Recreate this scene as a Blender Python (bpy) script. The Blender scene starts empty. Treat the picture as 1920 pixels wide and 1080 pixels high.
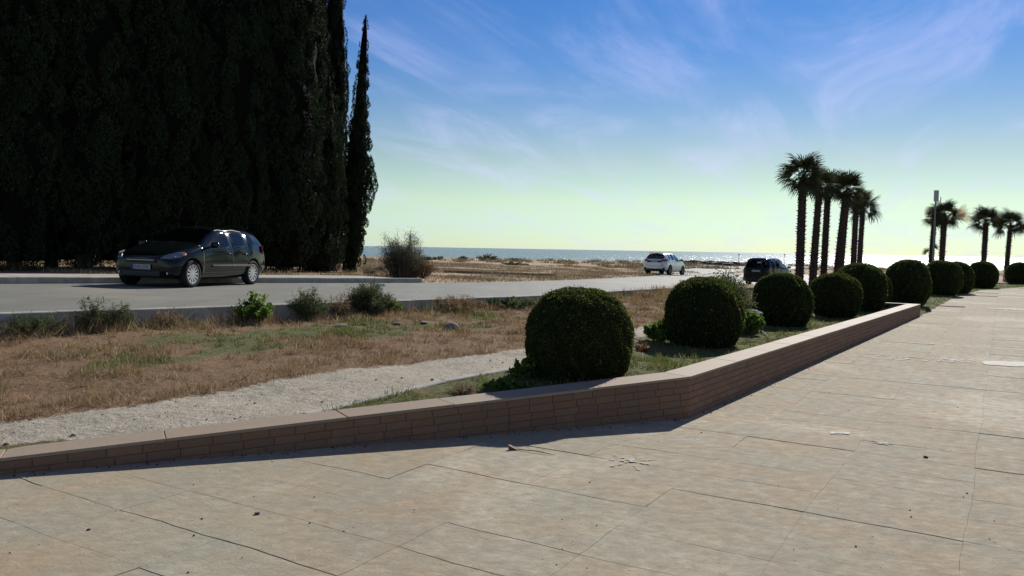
import bpy, bmesh, math, random
import numpy as np
from mathutils import Vector, Matrix
PI = math.pi
R = math.radians
rng = np.random.default_rng(7)
random.seed(7)
scene = bpy.context.scene
COL = scene.collection

# ------------------------------------------------------------------ camera
F = 1500.0
CAM_Z = 1.75
PITCH, ROLL = 2.84, 1.0
cam_data = bpy.data.cameras.new('camera')
cam_data.sensor_width = 36.0
cam_data.lens = 36.0 * F / 1920.0
cam_data.clip_start = 0.05
cam_data.clip_end = 30000.0
cam = bpy.data.objects.new('camera', cam_data)
COL.objects.link(cam)
cam.location = (0, 0, CAM_Z)
CR = Matrix.Rotation(R(90 - PITCH), 3, 'X') @ Matrix.Rotation(R(ROLL), 3, 'Z')
cam.rotation_euler = CR.to_euler()
scene.camera = cam

# ------------------------------------------------------------------ light
SUN_AZ, SUN_EL = 27.0, 32.0
world = bpy.data.worlds.new('World')
scene.world = world
world.use_nodes = True
wn, wl = world.node_tree.nodes, world.node_tree.links
wn.clear()
def wnode(t, **kw):
    n = wn.new(t)
    for k, v in kw.items():
        setattr(n, k, v)
    return n
w_out = wnode('ShaderNodeOutputWorld')
w_bg = wnode('ShaderNodeBackground'); w_bg.inputs['Strength'].default_value = 0.066
sky = wnode('ShaderNodeTexSky', sky_type='NISHITA')
sky.sun_disc = False
sky.sun_elevation = R(SUN_EL)
sky.sun_rotation = R(SUN_AZ)
sky.air_density = 1.0; sky.dust_density = 0.10; sky.ozone_density = 2.0
tc = wnode('ShaderNodeTexCoord')
sep = wnode('ShaderNodeSeparateXYZ'); wl.new(tc.outputs['Generated'], sep.inputs[0])
# tint by elevation: pale yellow-green low down, clear blue above
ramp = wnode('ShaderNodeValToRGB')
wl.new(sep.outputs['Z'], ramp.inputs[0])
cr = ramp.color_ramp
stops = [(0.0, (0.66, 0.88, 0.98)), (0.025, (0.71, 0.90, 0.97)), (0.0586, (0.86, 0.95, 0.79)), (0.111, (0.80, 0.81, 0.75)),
         (0.176, (0.54, 0.68, 0.85)), (0.23, (0.36, 0.60, 0.92)), (0.30, (0.27, 0.56, 0.95)), (0.45, (0.21, 0.42, 0.74)), (1.0, (0.19, 0.33, 0.52))]  # upper stops, out of view, darkened to cut blue fill in shadows
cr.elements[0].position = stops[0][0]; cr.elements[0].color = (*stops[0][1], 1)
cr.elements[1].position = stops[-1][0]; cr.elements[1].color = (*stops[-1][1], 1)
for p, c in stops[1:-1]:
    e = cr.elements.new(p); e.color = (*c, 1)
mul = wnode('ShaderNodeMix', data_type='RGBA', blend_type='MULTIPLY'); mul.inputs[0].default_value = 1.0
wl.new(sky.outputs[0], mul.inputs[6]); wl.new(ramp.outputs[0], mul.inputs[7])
# cirrus: noise on a high flat layer
addz = wnode('ShaderNodeMath', operation='ADD'); addz.inputs[1].default_value = 0.10
absz = wnode('ShaderNodeMath', operation='MAXIMUM'); absz.inputs[1].default_value = 0.0
wl.new(sep.outputs['Z'], absz.inputs[0]); wl.new(absz.outputs[0], addz.inputs[0])
dx = wnode('ShaderNodeMath', operation='DIVIDE'); dy = wnode('ShaderNodeMath', operation='DIVIDE')
wl.new(sep.outputs['X'], dx.inputs[0]); wl.new(addz.outputs[0], dx.inputs[1])
wl.new(sep.outputs['Y'], dy.inputs[0]); wl.new(addz.outputs[0], dy.inputs[1])
comb = wnode('ShaderNodeCombineXYZ'); wl.new(dx.outputs[0], comb.inputs[0]); wl.new(dy.outputs[0], comb.inputs[1])
mp0 = wnode('ShaderNodeMapping'); mp0.inputs['Rotation'].default_value = (0, 0, R(22)); mp0.inputs['Location'].default_value = (1.3, 0.4, 0)
wl.new(comb.outputs[0], mp0.inputs[0])
mp = wnode('ShaderNodeMapping'); mp.inputs['Scale'].default_value = (1.15, 0.34, 1)
wl.new(mp0.outputs[0], mp.inputs[0])
n1 = wnode('ShaderNodeTexNoise'); n1.inputs['Scale'].default_value = 1.9; n1.inputs['Detail'].default_value = 10
n1.inputs['Roughness'].default_value = 0.62; n1.inputs['Distortion'].default_value = 0.7
wl.new(mp.outputs[0], n1.inputs['Vector'])
n2 = wnode('ShaderNodeTexNoise'); n2.inputs['Scale'].default_value = 0.9; n2.inputs['Detail'].default_value = 3
wl.new(comb.outputs[0], n2.inputs['Vector'])
r1 = wnode('ShaderNodeMapRange', interpolation_type='SMOOTHSTEP'); r1.inputs[1].default_value = 0.40; r1.inputs[2].default_value = 0.76
wl.new(n1.outputs[0], r1.inputs[0])
r2 = wnode('ShaderNodeMapRange', interpolation_type='SMOOTHSTEP'); r2.inputs[1].default_value = 0.30; r2.inputs[2].default_value = 0.55
wl.new(n2.outputs[0], r2.inputs[0])
cm = wnode('ShaderNodeMath', operation='MULTIPLY'); wl.new(r1.outputs[0], cm.inputs[0]); wl.new(r2.outputs[0], cm.inputs[1])
cm2 = wnode('ShaderNodeMath', operation='MULTIPLY'); cm2.inputs[1].default_value = 0.42; wl.new(cm.outputs[0], cm2.inputs[0])
cloud = wnode('ShaderNodeMix', data_type='RGBA', blend_type='MIX')
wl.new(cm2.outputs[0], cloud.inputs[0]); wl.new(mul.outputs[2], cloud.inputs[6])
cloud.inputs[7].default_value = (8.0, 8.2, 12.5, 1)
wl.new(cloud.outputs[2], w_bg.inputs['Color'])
wl.new(w_bg.outputs[0], w_out.inputs[0])

sun_data = bpy.data.lights.new('sun', 'SUN')
sun_data.energy = 4.2
sun_data.angle = R(0.6)
sun_data.color = (1.0, 0.95, 0.86)
sun = bpy.data.objects.new('sun', sun_data); COL.objects.link(sun)
SUND = Vector((math.sin(R(SUN_AZ)) * math.cos(R(SUN_EL)), math.cos(R(SUN_AZ)) * math.cos(R(SUN_EL)), math.sin(R(SUN_EL))))
sun.rotation_euler = SUND.to_track_quat('Z', 'Y').to_euler()
sun.location = (20, 40, 40)
vs = scene.view_settings
vs.view_transform = 'Standard'; vs.look = 'None'; vs.exposure = 0.45; vs.gamma = 1.0; vs.use_curve_mapping = False
scene.cycles.max_bounces = 6
scene.cycles.transparent_max_bounces = 12
scene.cycles.sample_clamp_indirect = 4.0

# ------------------------------------------------------------------ helpers: tagging
def tag(o, label=None, cat=None, group=None, kind=None):
    if label: o['label'] = label
    if cat: o['category'] = cat
    if group: o['group'] = group
    if kind: o['kind'] = kind
    return o
def empty(name, loc=(0, 0, 0), rz=0.0, label=None, cat=None, group=None):
    o = bpy.data.objects.new(name, None); COL.objects.link(o)
    o.location = loc; o.rotation_euler = (0, 0, rz); o.empty_display_size = 0.1
    return tag(o, label, cat, group)
def link(name, me, parent=None, mat=None):
    o = bpy.data.objects.new(name, me); COL.objects.link(o)
    if parent is not None: o.parent = parent
    if mat is not None and not me.materials: me.materials.append(mat)
    return o
def raw_mesh(name, verts, faces, mat=None, smooth=False, tint=None, uniform=True):
    """verts (N,3), faces (M,k) array or list of lists; tint per-vertex float"""
    me = bpy.data.meshes.new(name)
    verts = np.asarray(verts, dtype=np.float32)
    if isinstance(faces, np.ndarray):
        M, k = faces.shape
        me.vertices.add(len(verts)); me.vertices.foreach_set('co', verts.ravel())
        me.loops.add(M * k); me.loops.foreach_set('vertex_index', faces.astype(np.int32).ravel())
        me.polygons.add(M)
        me.polygons.foreach_set('loop_start', np.arange(0, M * k, k, dtype=np.int32))
        me.update(calc_edges=True)
    else:
        me.from_pydata([tuple(map(float, v)) for v in verts], [], faces); me.update()
    if smooth: me.polygons.foreach_set('use_smooth', np.ones(len(me.polygons), dtype=bool))
    if tint is not None:
        a = me.attributes.new('tint', 'FLOAT', 'POINT')
        a.data.foreach_set('value', np.asarray(tint, dtype=np.float32))
    if mat is not None: me.materials.append(mat)
    return me
class MB:
    """collects simple shapes into one mesh"""
    def __init__(s): s.v = []; s.f = []
    def add(s, vs, fs):
        b = len(s.v); s.v += [tuple(v) for v in vs]; s.f += [[i + b for i in f] for f in fs]
    def box(s, c, size, rz=0, M=None):
        x, y, z = size[0] / 2, size[1] / 2, size[2] / 2
        vs = [Vector((a * x, b * y, d * z)) for d in (-1, 1) for b in (-1, 1) for a in (-1, 1)]
        rot = Matrix.Rotation(rz, 3, 'Z') if M is None else M
        vs = [rot @ v + Vector(c) for v in vs]
        s.add(vs, [[0, 2, 3, 1], [4, 5, 7, 6], [0, 1, 5, 4], [2, 6, 7, 3], [0, 4, 6, 2], [1, 3, 7, 5]])
    def tube(s, pts, radii, n=6, cap=True):
        pts = [Vector(p) for p in pts]
        if not hasattr(radii, '__len__'): radii = [radii] * len(pts)
        rings = []
        for i, p in enumerate(pts):
            d = (pts[min(i + 1, len(pts) - 1)] - pts[max(i - 1, 0)])
            if d.length < 1e-9: d = Vector((0, 0, 1))
            d.normalize()
            a = Vector((1, 0, 0)) if abs(d.x) < 0.8 else Vector((0, 1, 0))
            u = d.cross(a).normalized(); w = d.cross(u)
            rings.append([p + (u * math.cos(t) + w * math.sin(t)) * radii[i] for t in [2 * PI * k / n for k in range(n)]])
        vs = [v for r in rings for v in r]; fs = []
        for i in range(len(pts) - 1):
            for k in range(n):
                fs.append([i * n + k, i * n + (k + 1) % n, (i + 1) * n + (k + 1) % n, (i + 1) * n + k])
        if cap:
            fs.append(list(range(n))[::-1]); fs.append([(len(pts) - 1) * n + k for k in range(n)])
        s.add(vs, fs)
    def lathe(s, prof, n=24, M=None):
        """prof list of (r, h) around local Z"""
        M = M or Matrix.Identity(4)
        vs = [M @ Vector((r * math.cos(2 * PI * k / n), r * math.sin(2 * PI * k / n), h)) for r, h in prof for k in range(n)]
        fs = [[i * n + k, i * n + (k + 1) % n, (i + 1) * n + (k + 1) % n, (i + 1) * n + k] for i in range(len(prof) - 1) for k in range(n)]
        s.add(vs, fs)
    def build(s, name, mat=None, parent=None, smooth=False):
        me = bpy.data.meshes.new(name); me.from_pydata(s.v, [], s.f); me.update()
        if smooth: me.polygons.foreach_set('use_smooth', [True] * len(me.polygons))
        return link(name, me, parent, mat)

# ------------------------------------------------------------------ helpers: materials
def material(name, col, rough=0.8, spec=0.5, metal=0.0, coat=0.0):
    m = bpy.data.materials.new(name); m.use_nodes = True
    b = m.node_tree.nodes['Principled BSDF']
    b.inputs['Base Color'].default_value = (*col, 1); b.inputs['Roughness'].default_value = rough
    b.inputs['Specular IOR Level'].default_value = spec; b.inputs['Metallic'].default_value = metal
    b.inputs['Coat Weight'].default_value = coat
    return m
class NT:
    def __init__(s, m): s.m = m; s.t = m.node_tree; s.n = s.t.nodes; s.b = s.n.get('Principled BSDF')
    def new(s, t, **kw):
        n = s.n.new(t)
        for k, v in kw.items(): setattr(n, k, v)
        return n
    def link(s, a, b): s.t.links.new(a, b)
    def coords(s, scale=(1, 1, 1), rz=0.0, kind='Object'):
        c = s.new('ShaderNodeTexCoord'); m = s.new('ShaderNodeMapping')
        m.inputs['Scale'].default_value = scale; m.inputs['Rotation'].default_value = (0, 0, rz)
        s.link(c.outputs[kind], m.inputs[0]); return m.outputs[0]
    def geo(s, scale=(1, 1, 1), rz=0.0):
        c = s.new('ShaderNodeNewGeometry'); m = s.new('ShaderNodeMapping')
        m.inputs['Scale'].default_value = scale; m.inputs['Rotation'].default_value = (0, 0, rz)
        s.link(c.outputs['Position'], m.inputs[0]); return m.outputs[0]
    def noise(s, vec, scale, detail=5, rough=0.6, dist=0.0):
        n = s.new('ShaderNodeTexNoise'); n.inputs['Scale'].default_value = scale; n.inputs['Detail'].default_value = detail
        n.inputs['Roughness'].default_value = rough; n.inputs['Distortion'].default_value = dist
        s.link(vec, n.inputs['Vector']); return n.outputs[0]
    def rng(s, v, a, b, c=0.0, d=1.0, smooth=False):
        n = s.new('ShaderNodeMapRange')
        if smooth: n.interpolation_type = 'SMOOTHSTEP'
        for i, x in enumerate((a, b, c, d)): n.inputs[i + 1].default_value = x
        s.link(v, n.inputs[0]); return n.outputs[0]
    def math(s, op, a, b=None):
        n = s.new('ShaderNodeMath', operation=op)
        for i, x in enumerate((a, b)):
            if x is None: continue
            if isinstance(x, (int, float)): n.inputs[i].default_value = x
            else: s.link(x, n.inputs[i])
        return n.outputs[0]
    def mix(s, f, a, b, blend='MIX'):
        n = s.new('ShaderNodeMix', data_type='RGBA', blend_type=blend)
        if isinstance(f, (int, float)): n.inputs[0].default_value = f
        else: s.link(f, n.inputs[0])
        for i, x in ((6, a), (7, b)):
            if isinstance(x, tuple): n.inputs[i].default_value = (*x, 1)
            else: s.link(x, n.inputs[i])
        return n.outputs[2]
    def attr(s, name):
        n = s.new('ShaderNodeAttribute', attribute_name=name); return n
    def bump(s, h, strength=0.3, dist=0.02):
        n = s.new('ShaderNodeBump'); n.inputs['Strength'].default_value = strength; n.inputs['Distance'].default_value = dist
        s.link(h, n.inputs['Height']); s.link(n.outputs[0], s.b.inputs['Normal']); return n
    def color(s, c): s.link(c, s.b.inputs['Base Color'])
    def rough(s, c): s.link(c, s.b.inputs['Roughness'])
def leaf_material(name, dark, light, third=None, trans=0.35, rough=0.55):
    m = material(name, dark, rough, 0.3); t = NT(m)
    a = t.attr('tint').outputs['Fac']
    c = t.mix(a, dark, light)
    if third is not None: c = t.mix(t.rng(a, 0.86, 1.0), c, third)
    t.color(c)
    tr = t.new('ShaderNodeBsdfTranslucent'); t.link(c, tr.inputs[0])
    mx = t.new('ShaderNodeMixShader'); mx.inputs[0].default_value = trans
    t.link(t.b.outputs[0], mx.inputs[1]); t.link(tr.outputs[0], mx.inputs[2])
    t.link(mx.outputs[0], t.n['Material Output'].inputs[0])
    return m
def glass_material(name, tint=(0.55, 0.68, 0.66), refl=1.0):
    m = bpy.data.materials.new(name); m.use_nodes = True; t = NT(m)
    t.n.remove(t.b)
    tr = t.new('ShaderNodeBsdfTransparent'); tr.inputs[0].default_value = (*tint, 1)
    gl = t.new('ShaderNodeBsdfGlossy'); gl.inputs['Roughness'].default_value = 0.03; gl.inputs[0].default_value = (1, 1, 1, 1)
    fr = t.new('ShaderNodeFresnel'); fr.inputs[0].default_value = 1.5
    mx = t.new('ShaderNodeMixShader'); t.link(fr.outputs[0], mx.inputs[0])
    t.link(tr.outputs[0], mx.inputs[1]); t.link(gl.outputs[0], mx.inputs[2])
    t.link(mx.outputs[0], t.n['Material Output'].inputs[0])
    return m

# ------------------------------------------------------------------ land form (metres, z=0 is the plaza paving)
def P2(a): return np.array(a, dtype=float)
WALL = P2([(-9.4, 3.45), (-3.79, 5.88), (1.875, 8.33), (11.87, 23.19)])           # front foot of planter wall
WALL_TOP = [0.0, 0.125, 0.44, 0.34]
PLAZA_EDGE = P2([(-20, -1.1), (-9.4, 3.45), (-3.79, 5.88), (1.875, 8.33), (11.87, 23.19), (18.6, 33.6), (24.4, 41.6), (31, 47.7), (70, 80)])
PE_H = [0.0, -0.02, 0.10, 0.31, 0.10, 0.02, 0.0, 0.0, 0.0]
RN = P2([(-30, -20), (-11.5, 4.3), (-6.7, 10.5), (-4.2, 13.7), (0.5, 20.2), (5.5, 29.4), (12, 41), (19, 52), (32, 68), (60, 95)])   # road, near edge
RF = P2([(-34, -10), (-16.2, 11.2), (-11.1, 17.4), (-7.3, 22.0), (-3.3, 26.2), (-0.6, 29.6), (3.4, 38.0), (8.6, 51), (13, 62), (30, 90), (50, 112)])  # road, far edge
def polydist(x, y, poly):
    """distance, signed (+ on the left of the direction of travel), and interpolation index along poly"""
    x = np.asarray(x, float); y = np.asarray(y, float)
    best = np.full(x.shape, 1e18); sgn = np.zeros(x.shape); idx = np.zeros(x.shape)
    for i in range(len(poly) - 1):
        a, b = poly[i], poly[i + 1]; d = b - a; L2 = d @ d
        t = np.clip(((x - a[0]) * d[0] + (y - a[1]) * d[1]) / L2, 0, 1)
        ex = x - (a[0] + t * d[0]); ey = y - (a[1] + t * d[1]); q = ex * ex + ey * ey
        cr_ = d[0] * (y - a[1]) - d[1] * (x - a[0])
        m = q < best - 1e-12
        best = np.where(m, q, best); sgn = np.where(m, np.sign(cr_), sgn); idx = np.where(m, i + t, idx)
    return np.sqrt(best) * sgn, idx
def interp_idx(idx, vals): return np.interp(idx, np.arange(len(vals)), vals)
def vnoise(x, y, s=1.0, seed=0):
    """smooth value noise 0..1"""
    x = np.asarray(x, float) * s; y = np.asarray(y, float) * s
    xi = np.floor(x).astype(np.int64); yi = np.floor(y).astype(np.int64); fx = x - xi; fy = y - yi
    def h(a, b):
        n = (a * 374761393 + b * 668265263 + seed * 1442695041) & 0x7fffffff
        n = ((n ^ (n >> 13)) * 1274126177) & 0x7fffffff
        return ((n ^ (n >> 16)) & 0xffff) / 65535.0
    fx = fx * fx * (3 - 2 * fx); fy = fy * fy * (3 - 2 * fy)
    return (h(xi, yi) * (1 - fx) + h(xi + 1, yi) * fx) * (1 - fy) + (h(xi, yi + 1) * (1 - fx) + h(xi + 1, yi + 1) * fx) * fy
def fbm(x, y, s=1.0, o=4, seed=0):
    r = 0; a = 0.5; t = 0
    for i in range(o): r = r + a * vnoise(x, y, s * 2 ** i, seed + i * 17); t += a; a *= 0.55
    return r / t
def smooth(a, b, t): t = np.clip((t - a) / (b - a), 0, 1); return t * t * (3 - 2 * t)
def zroad(x, y):
    x = np.maximum(np.asarray(x, float), -15.0)
    raw = 0.56 - 0.018 * x - 0.0095 * (y - 20)
    k = 0.06; lo = -0.12
    dip = 0.26 * smooth(11.0, 15.5, x) * smooth(36, 47, y) * (1 - smooth(56, 70, y))
    return lo + k * np.log1p(np.exp(np.clip((raw - lo) / k, -40, 40))) - dip
def ground(x, y, rough=True):
    x = np.asarray(x, float); y = np.asarray(y, float)
    dP, iP = polydist(x, y, PLAZA_EDGE); dR, iR = polydist(x, y, RN); dF, iF = polydist(x, y, RF)
    zr = zroad(x, y)
    kerb = 0.22 * (1 - smooth(20, 34, y)) + 0.015
    hP = interp_idx(iP, PE_H)
    hR = zr - kerb
    a = np.maximum(dP, 0); b = np.maximum(-dR, 0)
    t = a / np.maximum(a + b, 1e-6)
    z = hP * (1 - t) + hR * t
    if rough:
        z = z + (fbm(x, y, 0.9, 3, 3) - 0.5) * 0.10 * smooth(0.3, 1.6, a) * smooth(0, 1.0, b) + (fbm(x, y, 4, 3, 9) - 0.5) * 0.03 * smooth(0.2, 1, a)
    # road band
    on_road = (dR >= 0) & (dF <= 0)
    z = np.where(on_road, zr - 0.10, z)
    # beyond the road
    far = dF > 0
    zf = zr - 0.01 + smooth(0, 1.5, dF) * 0.05
    if rough: zf = zf + (fbm(x, y, 0.35, 4, 21) - 0.5) * 0.16 * smooth(0.5, 6, dF)
    dist = y + 0.15 * x
    dune = (0.05 + 0.50 * (fbm(x, y * 1.3, 0.09, 4, 5) - 0.30)) * np.clip(1.25 - np.abs(x) / 60.0, 0.25, 1.0)
    w = smooth(70, 100, dist)
    zf = zf * (1 - w) + dune * w
    z = np.where(far, zf, z)
    wr = smooth(62, 90, dist) * (~far)
    z = z * (1 - wr) + (-0.05 + 0.2 * fbm(x, y, 0.2, 3, 8) * np.clip(1 - x / 60, 0.1, 1)) * wr
    sea = smooth(118, 150, dist + 6 * (fbm(x, y, 0.03, 2, 2) - .5))
    z = z * (1 - sea) + (-3.2) * sea
    # plaza
    z = np.where(dP <= np.where((iP > 0.9) & (iP < 4.0), 0.19, 0.0), -0.08, z)
    return z
def gz(x, y): return float(ground(np.array([x]), np.array([y]))[0])
CRn = np.array(CR)
def ray(px, py):
    d = CRn @ np.array([(px - 960) / F, -(py - 540) / F, -1.0]); return d / d[1]
def at(px, py, z=0.0):
    d = ray(px, py); t = (z - CAM_Z) / d[2]; return (d[0] * t, t)
def on_ground(px, py, fn=None):
    fn = fn or gz; z = 0.2
    for _ in range(40):
        x, y = at(px, py, z); z = 0.5 * z + 0.5 * fn(x, y)
    return x, y
def col_at(px, y, py=500):
    """x for image column px at depth y"""
    return ray(px, py)[0] * y
def inside(x, y, poly):
    x = np.asarray(x); y = np.asarray(y); c = np.zeros(x.shape, bool); n = len(poly)
    for i in range(n):
        x0, y0 = poly[i]; x1, y1 = poly[(i + 1) % n]
        if y0 == y1: continue
        c ^= ((y0 > y) != (y1 > y)) & (x < (x1 - x0) * (y - y0) / (y1 - y0) + x0)
    return c
PATH_TOP = [on_ground(*p) for p in [(0, 792), (250, 762), (500, 716), (750, 685), (985, 655), (1200, 613)]]
PATH_TOP = [(-9, 4.3)] + PATH_TOP
PATH_BOT = [on_ground(*p) for p in [(0, 836), (420, 800), (560, 782), (640, 762), (830, 715), (985, 690), (1215, 628)]]
PATH_BOT = [(-9.2, 3.8)] + PATH_BOT
# the path runs on behind the clipped bushes, roughly along the planter
PATH_TOP += [(4.3, 18.5), (9.0, 25.5), (14, 32)]
PATH_BOT += [(4.9, 17.6), (9.8, 24.8), (14.6, 31.5)]
PATH = PATH_TOP + PATH_BOT[::-1]
# ================================================================== SETTING
M = {}
# ---- soil / terrain material, blended by surveyed zones
m = M['terrain'] = material('terrain_soil', (0.2, 0.15, 0.1), 0.95, 0.2); t = NT(m)
g = t.geo()
zone = t.attr('zone'); sp = t.new('ShaderNodeSeparateColor'); t.link(zone.outputs['Color'], sp.inputs[0])
nA = t.noise(g, 2.2, 7, 0.65); nB = t.noise(g, 14, 6, 0.7); nC = t.noise(g, 60, 4, 0.7)
soil = t.mix(t.rng(nB, 0.35, 0.65), (0.14, 0.085, 0.046), (0.26, 0.165, 0.092))
soil = t.mix(t.rng(nC, 0.55, 0.75), soil, (0.30, 0.20, 0.12))
sand = t.mix(t.rng(nB, 0.35, 0.7), (0.38, 0.335, 0.26), (0.52, 0.47, 0.38))
sand = t.mix(t.rng(t.noise(g, 5.0, 5, 0.7), 0.50, 0.66, 0, 0.75), sand, (0.30, 0.275, 0.215))
sand = t.mix(t.rng(nA, 0.56, 0.70, 0, 0.5), sand, (0.25, 0.22, 0.165))
sand = t.mix(t.rng(nC, 0.58, 0.72, 0, 0.6), sand, (0.20, 0.17, 0.125))
green = t.mix(t.rng(nB, 0.35, 0.65), (0.07, 0.075, 0.024), (0.15, 0.15, 0.055))
fars = t.mix(t.rng(t.noise(g, 0.25, 6, 0.6), 0.4, 0.62), (0.30, 0.19, 0.115), (0.42, 0.34, 0.215))
fars = t.mix(t.rng(nA, 0.5, 0.75, 0, 0.6), fars, (0.22, 0.15, 0.085))
wob = t.math('MULTIPLY', t.math('SUBTRACT', t.math('ADD', t.math('MULTIPLY', nA, 0.5), t.math('MULTIPLY', nB, 0.5)), 0.5), 1.5)
def msk(ch): return t.rng(t.math('ADD', ch, wob), 0.40, 0.60, 0, 1, True)
c = t.mix(msk(sp.outputs[1]), soil, green)
c = t.mix(msk(sp.outputs[2]), c, fars)
c = t.mix(msk(sp.outputs[0]), c, sand)
t.color(c)
t.bump(t.math('ADD', t.math('MULTIPLY', nB, 0.7), t.math('MULTIPLY', nC, 0.3)), 0.9, 0.06)

# ---- one ground sheet: polar grid, fine near the camera's spot
na, nr = 620, 520
ang = np.radians(np.linspace(-78, 78, na)); rad = 1.4 * (330 / 1.4) ** (np.linspace(0, 1, nr))
A, RR = np.meshgrid(ang, rad)
X = (RR * np.sin(A)).ravel(); Y = (RR * np.cos(A)).ravel()
Z = ground(X, Y)
idx = np.arange(na * nr).reshape(nr, na)
fc = np.stack([idx[:-1, :-1], idx[:-1, 1:], idx[1:, 1:], idx[1:, :-1]], -1).reshape(-1, 4)[:, ::-1]
dP, _ = polydist(X, Y, PLAZA_EDGE); dR, _ = polydist(X, Y, RN); dF, _ = polydist(X, Y, RF)
dTop, _ = polydist(X, Y, np.array(PATH_TOP)); dBot, _ = polydist(X, Y, np.array(PATH_BOT))
ins = inside(X, Y, PATH)
sd = np.where(ins, 1, -1) * np.minimum(np.abs(dTop), np.abs(dBot))
pathm = np.clip(0.5 + sd / 0.5, 0, 1)
def green_amount(x, y):
    """where grass in the near verge is green: 0..1"""
    dP_, iP_ = polydist(x, y, PLAZA_EDGE); dR_, _ = polydist(x, y, RN)
    b = -dR_
    band = smooth(0.5, 1.4, b) * (1 - smooth(2.2, 3.6, b)) * smooth(-6.5, -4.0, x) * (1 - smooth(0.5, 2.5, x))
    bed = (dP_ > 0) & ~inside(x, y, PATH) & (polydist(x, y, np.array(PATH_TOP))[0] < 0)
    v = band * smooth(0.36, 0.60, fbm(x, y, 0.8, 4, 31)) * 0.95
    v2 = np.where(bed & (dP_ < 3.0), smooth(0.16, 0.40, fbm(x, y, 1.1, 4, 12)) * (1 - smooth(2.2, 3.2, dP_)), 0)
    v3 = np.where((y > 22) & (dP_ > 0) & (dP_ < 4.5), 0.9 * (1 - smooth(2.6, 4.5, dP_)), 0)
    return np.maximum(np.maximum(v, v2), v3)
gm = green_amount(X, Y)
farm = np.where(dF > 0, 1.0, 0.0) + np.where((dF <= 0) & (Y > 60), 1, 0) + np.where((Y > 30) & (dR < 0) & (X > 12) & (dP > 3.5), 1.0, 0.0)
me = raw_mesh('ground', np.stack([X, Y, Z], 1), fc, M['terrain'], smooth=True)
ca = me.color_attributes.new('zone', 'FLOAT_COLOR', 'POINT')
ca.data.foreach_set('color', np.stack([pathm, gm, np.clip(farm, 0, 1), np.ones_like(X)], 1).astype(np.float32).ravel())
tag(link('ground', me), kind='structure')

# ---- sea
m = M['sea'] = material('sea_water', (0.11, 0.145, 0.10), 0.22, 0.4); t = NT(m)
g1 = t.geo((1, 0.55, 1), R(-20)); g2 = t.geo((0.25, 0.12, 1), R(15))
h = t.math('ADD', t.math('MULTIPLY', t.noise(g1, 0.9, 5, 0.65), 0.35), t.math('MULTIPLY', t.noise(g2, 0.5, 4, 0.55), 0.9))
t.bump(h, 1.0, 1.6)
bm_ = MB(); bm_.add([(-9000, 100, 0), (9000, 100, 0), (9000, 14000, 0), (-9000, 14000, 0)], [[0, 1, 2, 3]])
o = bm_.build('sea', m); o.location = (0, 0, -2.2); tag(o, kind='structure')

# ---- road
m = M['asphalt'] = material('worn_asphalt', (0.12, 0.12, 0.115), 0.72, 0.35); t = NT(m)
g = t.geo()
along = t.geo((0.9, 0.05, 1), R(33))
n1_ = t.noise(g, 0.5, 6, 0.6); n2_ = t.noise(g, 90, 3, 0.8); n3_ = t.noise(along, 1.6, 4, 0.6)
c = t.mix(t.rng(n1_, 0.3, 0.7), (0.132, 0.135, 0.113), (0.195, 0.198, 0.170))
c = t.mix(t.rng(n3_, 0.42, 0.62, 0, 0.55), c, (0.12, 0.118, 0.105))
c = t.mix(t.rng(n2_, 0.45, 0.7, 0, 0.5), c, (0.26, 0.25, 0.22))
c = t.mix(t.rng(t.noise(g, 0.16, 5, 0.6), 0.56, 0.66, 0, 0.7), c, (0.27, 0.24, 0.185))
vo = t.new('ShaderNodeTexVoronoi', feature='DISTANCE_TO_EDGE'); vo.inputs['Scale'].default_value = 0.35
wv = t.new('ShaderNodeVectorMath', operation='ADD'); nv_ = t.new('ShaderNodeTexNoise'); nv_.inputs['Scale'].default_value = 1.2; t.link(g, nv_.inputs['Vector'])
t.link(g, wv.inputs[0]); t.link(nv_.outputs['Color'], wv.inputs[1]); t.link(wv.outputs[0], vo.inputs['Vector'])
c = t.mix(t.math('MULTIPLY', t.rng(vo.outputs['Distance'], 0.006, 0.0, 0, 0.7), t.rng(n1_, .45, .6)), c, (0.05, 0.048, 0.042))
t.color(c); t.bump(n2_, 0.5, 0.004)
def resample(poly, n):
    d = np.r_[0, np.cumsum(np.linalg.norm(np.diff(poly, axis=0), axis=1))]; s = np.linspace(0, d[-1], n)
    return np.stack([np.interp(s, d, poly[:, 0]), np.interp(s, d, poly[:, 1])], 1)
def smooth_poly(poly, n, it=6):
    p = resample(poly, n)
    for _ in range(it):
        q = p.copy(); q[1:-1] = (p[:-2] + 2 * p[1:-1] + p[2:]) / 4; p = q
    return p
N_ = 160
rn = smooth_poly(RN, N_); rf = smooth_poly(RF, N_)
K = 14
tt = np.linspace(0, 1, K)[None, :, None]
G = rn[:, None, :] * (1 - tt) + rf[:, None, :] * tt
gx, gy = G[..., 0].ravel(), G[..., 1].ravel()
zz = zroad(gx, gy)
ii = np.arange(N_ * K).reshape(N_, K)
fc = np.stack([ii[:-1, :-1], ii[1:, :-1], ii[1:, 1:], ii[:-1, 1:]], -1).reshape(-1, 4)[:, ::-1]
tag(link('road', raw_mesh('road', np.stack([gx, gy, zz], 1), fc, M['asphalt'], smooth=True)), kind='structure')
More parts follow.
